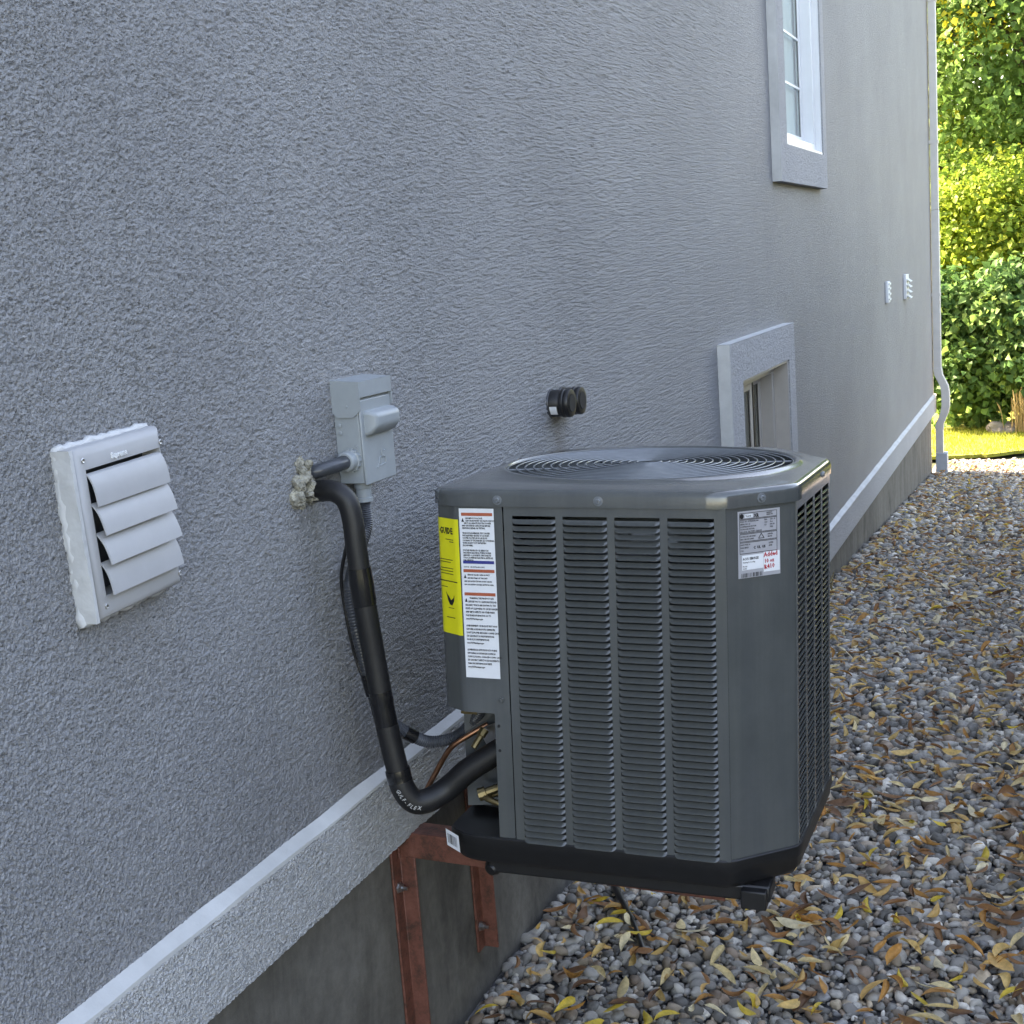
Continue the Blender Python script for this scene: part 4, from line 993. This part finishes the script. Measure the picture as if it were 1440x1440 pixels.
rt('OUTDOOR USE ONLY\nMIN CIRCUIT AMPS', .0034, .0045, ZT-.0435, sp=1.3); rt('DESIGN\n480 PSI', .0032, .058, ZT-.0430, sp=1.3)
rt('MAX FUSE 30\nMAX BRKR\nCSA', .0036, .0045, ZT-.0570, sp=1.35); rt('C  UL  US', .0062, .030, ZT-.0640, bold=.0003); rt('LISTED\nAHRI', .0034, .060, ZT-.0580, sp=1.3)
mb = MB()
for a,b in (((.040,-.0475),(.0455,-.0395)),((.0455,-.0395),(.051,-.0475)),((.051,-.0475),(.040,-.0475))):
    p = Vector(rp(a[0],ZT+a[1],.0008)); q_ = Vector(rp(b[0],ZT+b[1],.0008)); mb.tube([p,q_], .0005, 4)
mb.build('triangle_mark', M_ink, rl, org=(0,0,0))
stk = rq(rl, M_paper, .007,.049,ZT-.098,ZT-.0735,.0007,'service_sticker')
rt('ACCU SERVICES', .0056, .0085, ZT-.0815, bold=.00025, xs=.78); rt('Heating & Cooling\n\nModel:\nSerial:', .0036, .0085, ZT-.0865, sp=.95)
rq(rl, M_paper, .0495,.0815,ZT-.105,ZT-.0715,.0007,'note_patch')
rt('Added', .0108, .0500, ZT-.0800, M_redink, bold=.0004, xs=.95, rot=3); rt('10 oz', .0090, .0510, ZT-.0900, M_redink, bold=.0004, xs=.95, rot=2); rt('R410', .0105, .0505, ZT-.1005, M_redink, bold=.0004, xs=.95, rot=4)
for i in range(15): rq(rl, M_ink, .006+i*.0028,.006+i*.0028+random.choice((.0008,.0012,.0018)),ZT-.1105,ZT-.1035,.0006,'barcode_bar')
# white barcode sticker hanging off the tray's corner
sb = Vector((-.318,-.3225,.004)); su = Vector((.033,-.0188,-.004)); sw_ = Vector((.004,-.004,-.030))
def spt(u, w, d=0): p = sb+su*u+sw_*w+Vector((-.0012,-.0020,0))*d; return tuple(p)
mb = MB(); mb.quad(spt(0,0,1),spt(0,1,1),spt(1,1,1),spt(1,0,1)); bs = mb.build('barcode_sticker', M_paper, ac, org=(0,0,0))
for i in range(11):
    u0 = .14+i*.066; mb = MB(); w_ = random.choice((.02,.03,.045)); mb.quad(spt(u0,.2,1.3),spt(u0,.78,1.3),spt(u0+w_,.78,1.3),spt(u0+w_,.2,1.3)); mb.build('barcode_bar', M_ink, bs, org=(0,0,0))

# ------------------------------------------------------------------ small things on the gravel
t = thing('black_hose', 'short end of black plastic hose lying on the stones under the condenser', 'hose', (.24, 2.93, .02))
mb = MB(); mb.tube(smooth_path([(.12,3.14,.016),(.165,3.06,.022),(.238,2.937,.026),(.30,2.82,.022),(.318,2.785,.012)],5), [.0095]*6+[.0075]*15, 10); mb.build('hose_wall', M_blackplastic, t, smooth=60)
t = thing('weed', 'thin dry weed sprouting at the foot of the concrete beside the condenser', 'weed', (.03, 7.2, -.24))
mb = MB()
for k in range(5):
    a = random.uniform(0,6.28); l = random.uniform(.08,.2); b0 = Vector((.03+random.uniform(-.01,.02), 7.2+random.uniform(-.1,.1), -.24))
    mb.tube([b0, b0+Vector((.02*math.cos(a),.05*math.sin(a),l*.6)), b0+Vector((.05*math.cos(a),.12*math.sin(a),l))], [.004,.003,.001], 4)
me = mb.mesh('weed_blades', ORG[t.name]); a = me.color_attributes.new('tint','FLOAT_COLOR','POINT'); a.data.foreach_set('color', np.tile([.55,.47,.28,1],len(me.vertices)).astype(np.float32)); me.materials.append(M_reed)
o = bpy.data.objects.new('stem', me); COL.objects.link(o); o.parent = t

# ------------------------------------------------------------------ planting beyond the lawn
def leaf_cloud(name, parent, blobs, size, cols, probs, mat, inner=.5, clump=.22, per=26, patch=None):
    """blobs: (centre, radii, number of leaves). Leaves sit in clumps through the outer part of each blob."""
    V = []; F = []; Tn = []; base = 0
    for c, rad, n in blobs:
        nc = max(3, n//per); d = RNG.normal(0,1,(nc,3)); d /= np.linalg.norm(d,axis=1)[:,None]
        q = d*(RNG.uniform(inner,1,(nc,1))**.6)*np.array(rad)+np.array(c)
        ctint = np.array(cols)[RNG.choice(len(cols), nc, p=np.array(probs)/sum(probs))]
        if patch is not None: ctint = patch(q, ctint)
        k = RNG.integers(0, nc, n); p = q[k]+RNG.normal(0, clump, (n,3))*np.array([1,1,.7])
        s = size*RNG.uniform(.6,1.25,n)
        out = d[k]*.5+np.array([0,0,.45])+RNG.normal(0,.55,(n,3)); out /= np.linalg.norm(out,axis=1)[:,None]
        e = RNG.normal(0,1,(n,3))-np.array([0,0,.6]); e -= out*np.sum(e*out,1)[:,None]; e /= np.linalg.norm(e,axis=1)[:,None]
        w = np.cross(out, e); fold = out*(.18*s)[:,None]
        vv = np.stack([p, p+e*(s*.35)[:,None]+w*(s*.42)[:,None]+fold, p+e*s[:,None]-fold*.6, p+e*(s*.35)[:,None]-w*(s*.42)[:,None]+fold], 1)
        V.append(vv.reshape(-1,3)); b4 = base+np.arange(n)[:,None]*4
        F.append(np.concatenate([b4+np.array([[0,1,2]]), b4+np.array([[0,2,3]])])); base += 4*n
        tt = ctint[k]*RNG.uniform(.75,1.25,(n,1)); Tn.append(np.repeat(tt,4,0))
    V = np.concatenate(V)-np.array(org_of(parent)); me = mesh_np(name, V, np.concatenate(F), np.concatenate(Tn), smooth=False); me.materials.append(mat)
    o = bpy.data.objects.new(name, me); COL.objects.link(o); o.parent = parent; return o
G1 = [(.16,.30,.08),(.13,.25,.065),(.22,.35,.085),(.10,.19,.05)]
GY = (.50,.47,.06)
def trunk_of(t, base, top, r, limbs):
    mb = MB(); b = Vector(base); tp = Vector(top)
    mb.tube([b+(tp-b)*s+Vector((.06*math.sin(5*s),.05*math.cos(4*s),0)) for s in np.linspace(0,1,7)], [r*(1-.75*s) for s in np.linspace(0,1,7)], 10); mb.build('trunk', M_bark, t, smooth=60)
    for (s, d, l, rr) in limbs:
        p = b+(tp-b)*s; d = Vector(d).normalized(); mb = MB(); mb.tube([p, p+d*l*.4+Vector((0,0,.06*l)), p+d*l*.75+Vector((0,0,.18*l)), p+d*l+Vector((0,0,.24*l))], [rr,rr*.7,rr*.4,rr*.12], 7); mb.build('limb', M_bark, t, smooth=60)
gyl = float(gz(20))
t = thing('maple_tree', 'tall leafy maple with some yellow leaves towering past the house corner', 'tree', (.9, 21.2, gyl))
trunk_of(t, (.9,21.2,gyl), (.6,21.0,6.5), .22, [(.45,(-1,-.3,.6),2.6,.09),(.55,(-.8,-.6,.8),2.6,.08),(.6,(.9,-.4,.7),2.6,.08),(.7,(-1,.1,.7),2.8,.07),(.5,(.3,.9,.6),2.4,.08),(.8,(-.6,-.5,1),2.2,.05),(.38,(-.9,-.6,.25),2.5,.07)])
def yellow_patch(q, c):
    m = (np.sin(q[:,0]*2.3+q[:,2]*1.7)*np.sin(q[:,2]*2.9-q[:,0]*1.1+1.2) > .55) & (RNG.random(len(q)) < .4); c = c.copy(); c[m] = GY; return c
leaf_cloud('crown', t, [((.5,20.4,4.5),(1.9,1.8,2.4),26000),((.3,21.2,6.7),(2.0,2.2,2.6),18000)], .105, G1, [3,3,2,2], M_tree, .35, .20, 24, yellow_patch)
t = thing('leafy_shrub', 'bright yellow green shrub catching the sun under the maple', 'shrub', (.5, 18.9, gyl))
trunk_of(t, (.5,18.9,gyl), (.5,18.9,1.4), .05, [(.4,(-1,0,1),1.2,.025),(.5,(.9,.1,1),1.2,.025),(.3,(.1,-1,1),1.0,.02)])
leaf_cloud('foliage', t, [((.35,18.9,1.55),(1.25,.9,1.15),14000),((1.5,19.2,1.2),(1.0,.9,1.1),8000)], .085, [(.28,.38,.05),(.20,.31,.045),(.14,.24,.04),(.36,.42,.06)], [3,3,2,2], M_tree, .3, .15, 22)
t = thing('leafy_shrub', 'dark green broad leaved shrub standing at the back edge of the lawn', 'shrub', (.8, 17.4, gyl))
trunk_of(t, (.8,17.4,gyl), (.8,17.4,.5), .04, [(.3,(-1,0,1),1.0,.02),(.4,(.9,.1,1),1.0,.02),(.2,(.1,-1,1),.7,.02),(.3,(-.6,-.6,.8),.9,.02)])
leaf_cloud('foliage', t, [((.15,17.5,.05),(.75,.55,.75),4500),((.55,17.5,.75),(.55,.45,.6),3000),((-.3,17.7,.6),(.6,.5,.7),3000),((1.0,17.35,.2),(.6,.5,.75),4500),((1.25,17.6,.9),(.45,.4,.5),2200),((1.9,17.5,.1),(.8,.6,.8),5500)], .105, [(.10,.21,.07),(.13,.25,.08),(.19,.31,.08),(.07,.16,.05)], [3,3,2,2], M_tree, .3, .13, 20)
for k,(x,y,h,lab) in enumerate(((-2.2,25.5,5.5,'dense dark tree behind the others, leftmost and half behind the house'),(.6,26.5,5.0,'dense dark tree filling the gap straight behind the maple'),(3.4,25.0,2.6,'low rounded dark tree to the right of the maple'))):
    t = thing('background_tree', lab, 'tree', (x, y, gyl), group='dark trees at the back of the garden')
    trunk_of(t, (x,y,gyl), (x,y,h*.7), .16, [(.4,(-1,0,.6),1.8,.06),(.5,(1,0,.6),1.8,.06),(.6,(0,-1,.6),1.6,.05)])
    leaf_cloud('crown', t, [((x,y,h*.42),(2.1,1.6,h*.46),9000)], .2, G1, [2,3,1,3], M_tree, .2, .26, 20)
t = thing('light_block_hedge', 'unseen dark hedge added beside the gravel to block low light and reflections', 'hedge', (2.7, 6.5, -.3))  # added out of view: darkens reflections and cuts low light from the right
mb = MB()
for i in range(8): mb.tube([(2.7,2.5+i*1.0,float(gz(2.5+i))-.05),(2.7,2.5+i*1.0,1.9)], [.04,.01], 6)
mb.build('stems', M_bark, t)
leaf_cloud('foliage', t, [((2.7,2.6+i*1.0,.7),(.72,.8,1.65),3000) for i in range(8)], .12, [(.02,.045,.018),(.03,.06,.02),(.016,.035,.015)], [1,1,1], M_tree, .5, .12, 20)
t = thing('feather_grass', 'clump of tan feather reed grass at the back of the lawn', 'ornamental grass', (.78, 16.9, -.70))
mb = MB(); V = []
for k in range(70):
    b0 = Vector((.78+random.gauss(0,.07), 16.9+random.gauss(0,.06), -.70)); a = random.uniform(0,6.28); l = random.uniform(.30,.56); sp_ = random.uniform(.02,.11)
    p = [b0, b0+Vector((math.cos(a)*sp_*.4, math.sin(a)*sp_*.4, l*.6)), b0+Vector((math.cos(a)*sp_*.8, math.sin(a)*sp_*.8, l*.85)), b0+Vector((math.cos(a)*sp_*1.3, math.sin(a)*sp_*1.3, l))]
    mb.tube(p, [.003,.004,.011,.002], 4)
me = mb.mesh('blades', ORG[t.name]); a = me.color_attributes.new('tint','FLOAT_COLOR','POINT'); a.data.foreach_set('color', np.tile([.50,.38,.20,1],len(me.vertices)).astype(np.float32)); me.materials.append(M_reed)
o = bpy.data.objects.new('plume_stems', me); COL.objects.link(o); o.parent = t
o = lump((.55,17.0,-.68),(.16,.12,.09),4,.25).build('boulder', M_boulder, None, smooth=40); tag(o, 'grey boulder at the back of the lawn beside the tan grass', 'rock')
# lawn blades along the sunny strip
nb = 9000; X = RNG.uniform(-.3,2.6,nb); Y = RNG.uniform(15.3,17.3,nb); edge = np.interp(X,[p[0] for p in LX],[p[1] for p in LX]); k = Y > edge-.02
X, Y = X[k], Y[k]; nb = len(X); hgt = RNG.uniform(.025,.06,nb); a = RNG.uniform(0,6.28,nb); z = np.interp(Y,[15.2,17.6],[-.722,-.702])
P0 = np.stack([X,Y,z],1); w = np.stack([np.cos(a),np.sin(a),0*a],1)*.006; tip = P0+np.stack([RNG.normal(0,.015,nb),RNG.normal(0,.015,nb),hgt],1)
me = mesh_np('grass', np.stack([P0-w,P0+w,tip],1).reshape(-1,3), np.arange(nb*3).reshape(-1,3), np.repeat(np.array([(.26,.30,.04),(.34,.35,.05),(.20,.26,.03)])[RNG.integers(0,3,nb)],3,0), False)
me.materials.append(M_lawnblade); o = bpy.data.objects.new('grass', me); COL.objects.link(o); o.parent = lawn; o['kind'] = 'stuff'

# ------------------------------------------------------------------ the neighbouring brick house across the path (seen only in reflections)
nh = thing('neighbour_house', 'brown brick house across the path, mirrored in the basement window', 'house', (5.4, 4, -.8))
mb = MB(); mb.box(5.4, 14, -2, 9, -1.2, 3.4); mb.build('brick_wall', M_brick, nh)
mb = MB(); mb.prism([(5.0,3.4),(14.4,3.4),(9.7,5.6)], 'y', -2.4, 9.4); mb.build('roof', M_shingle, nh)
for y in (1.5, 6.5):
    mb = MB(); mb.box(5.35,5.399,y,y+1.2,.9,2.3); wn = mb.build('window', M_white, nh)
    mb = MB(); mb.box(5.34,5.349,y+.08,y+1.12,.98,2.22); mb.build('pane', M_coil, wn)
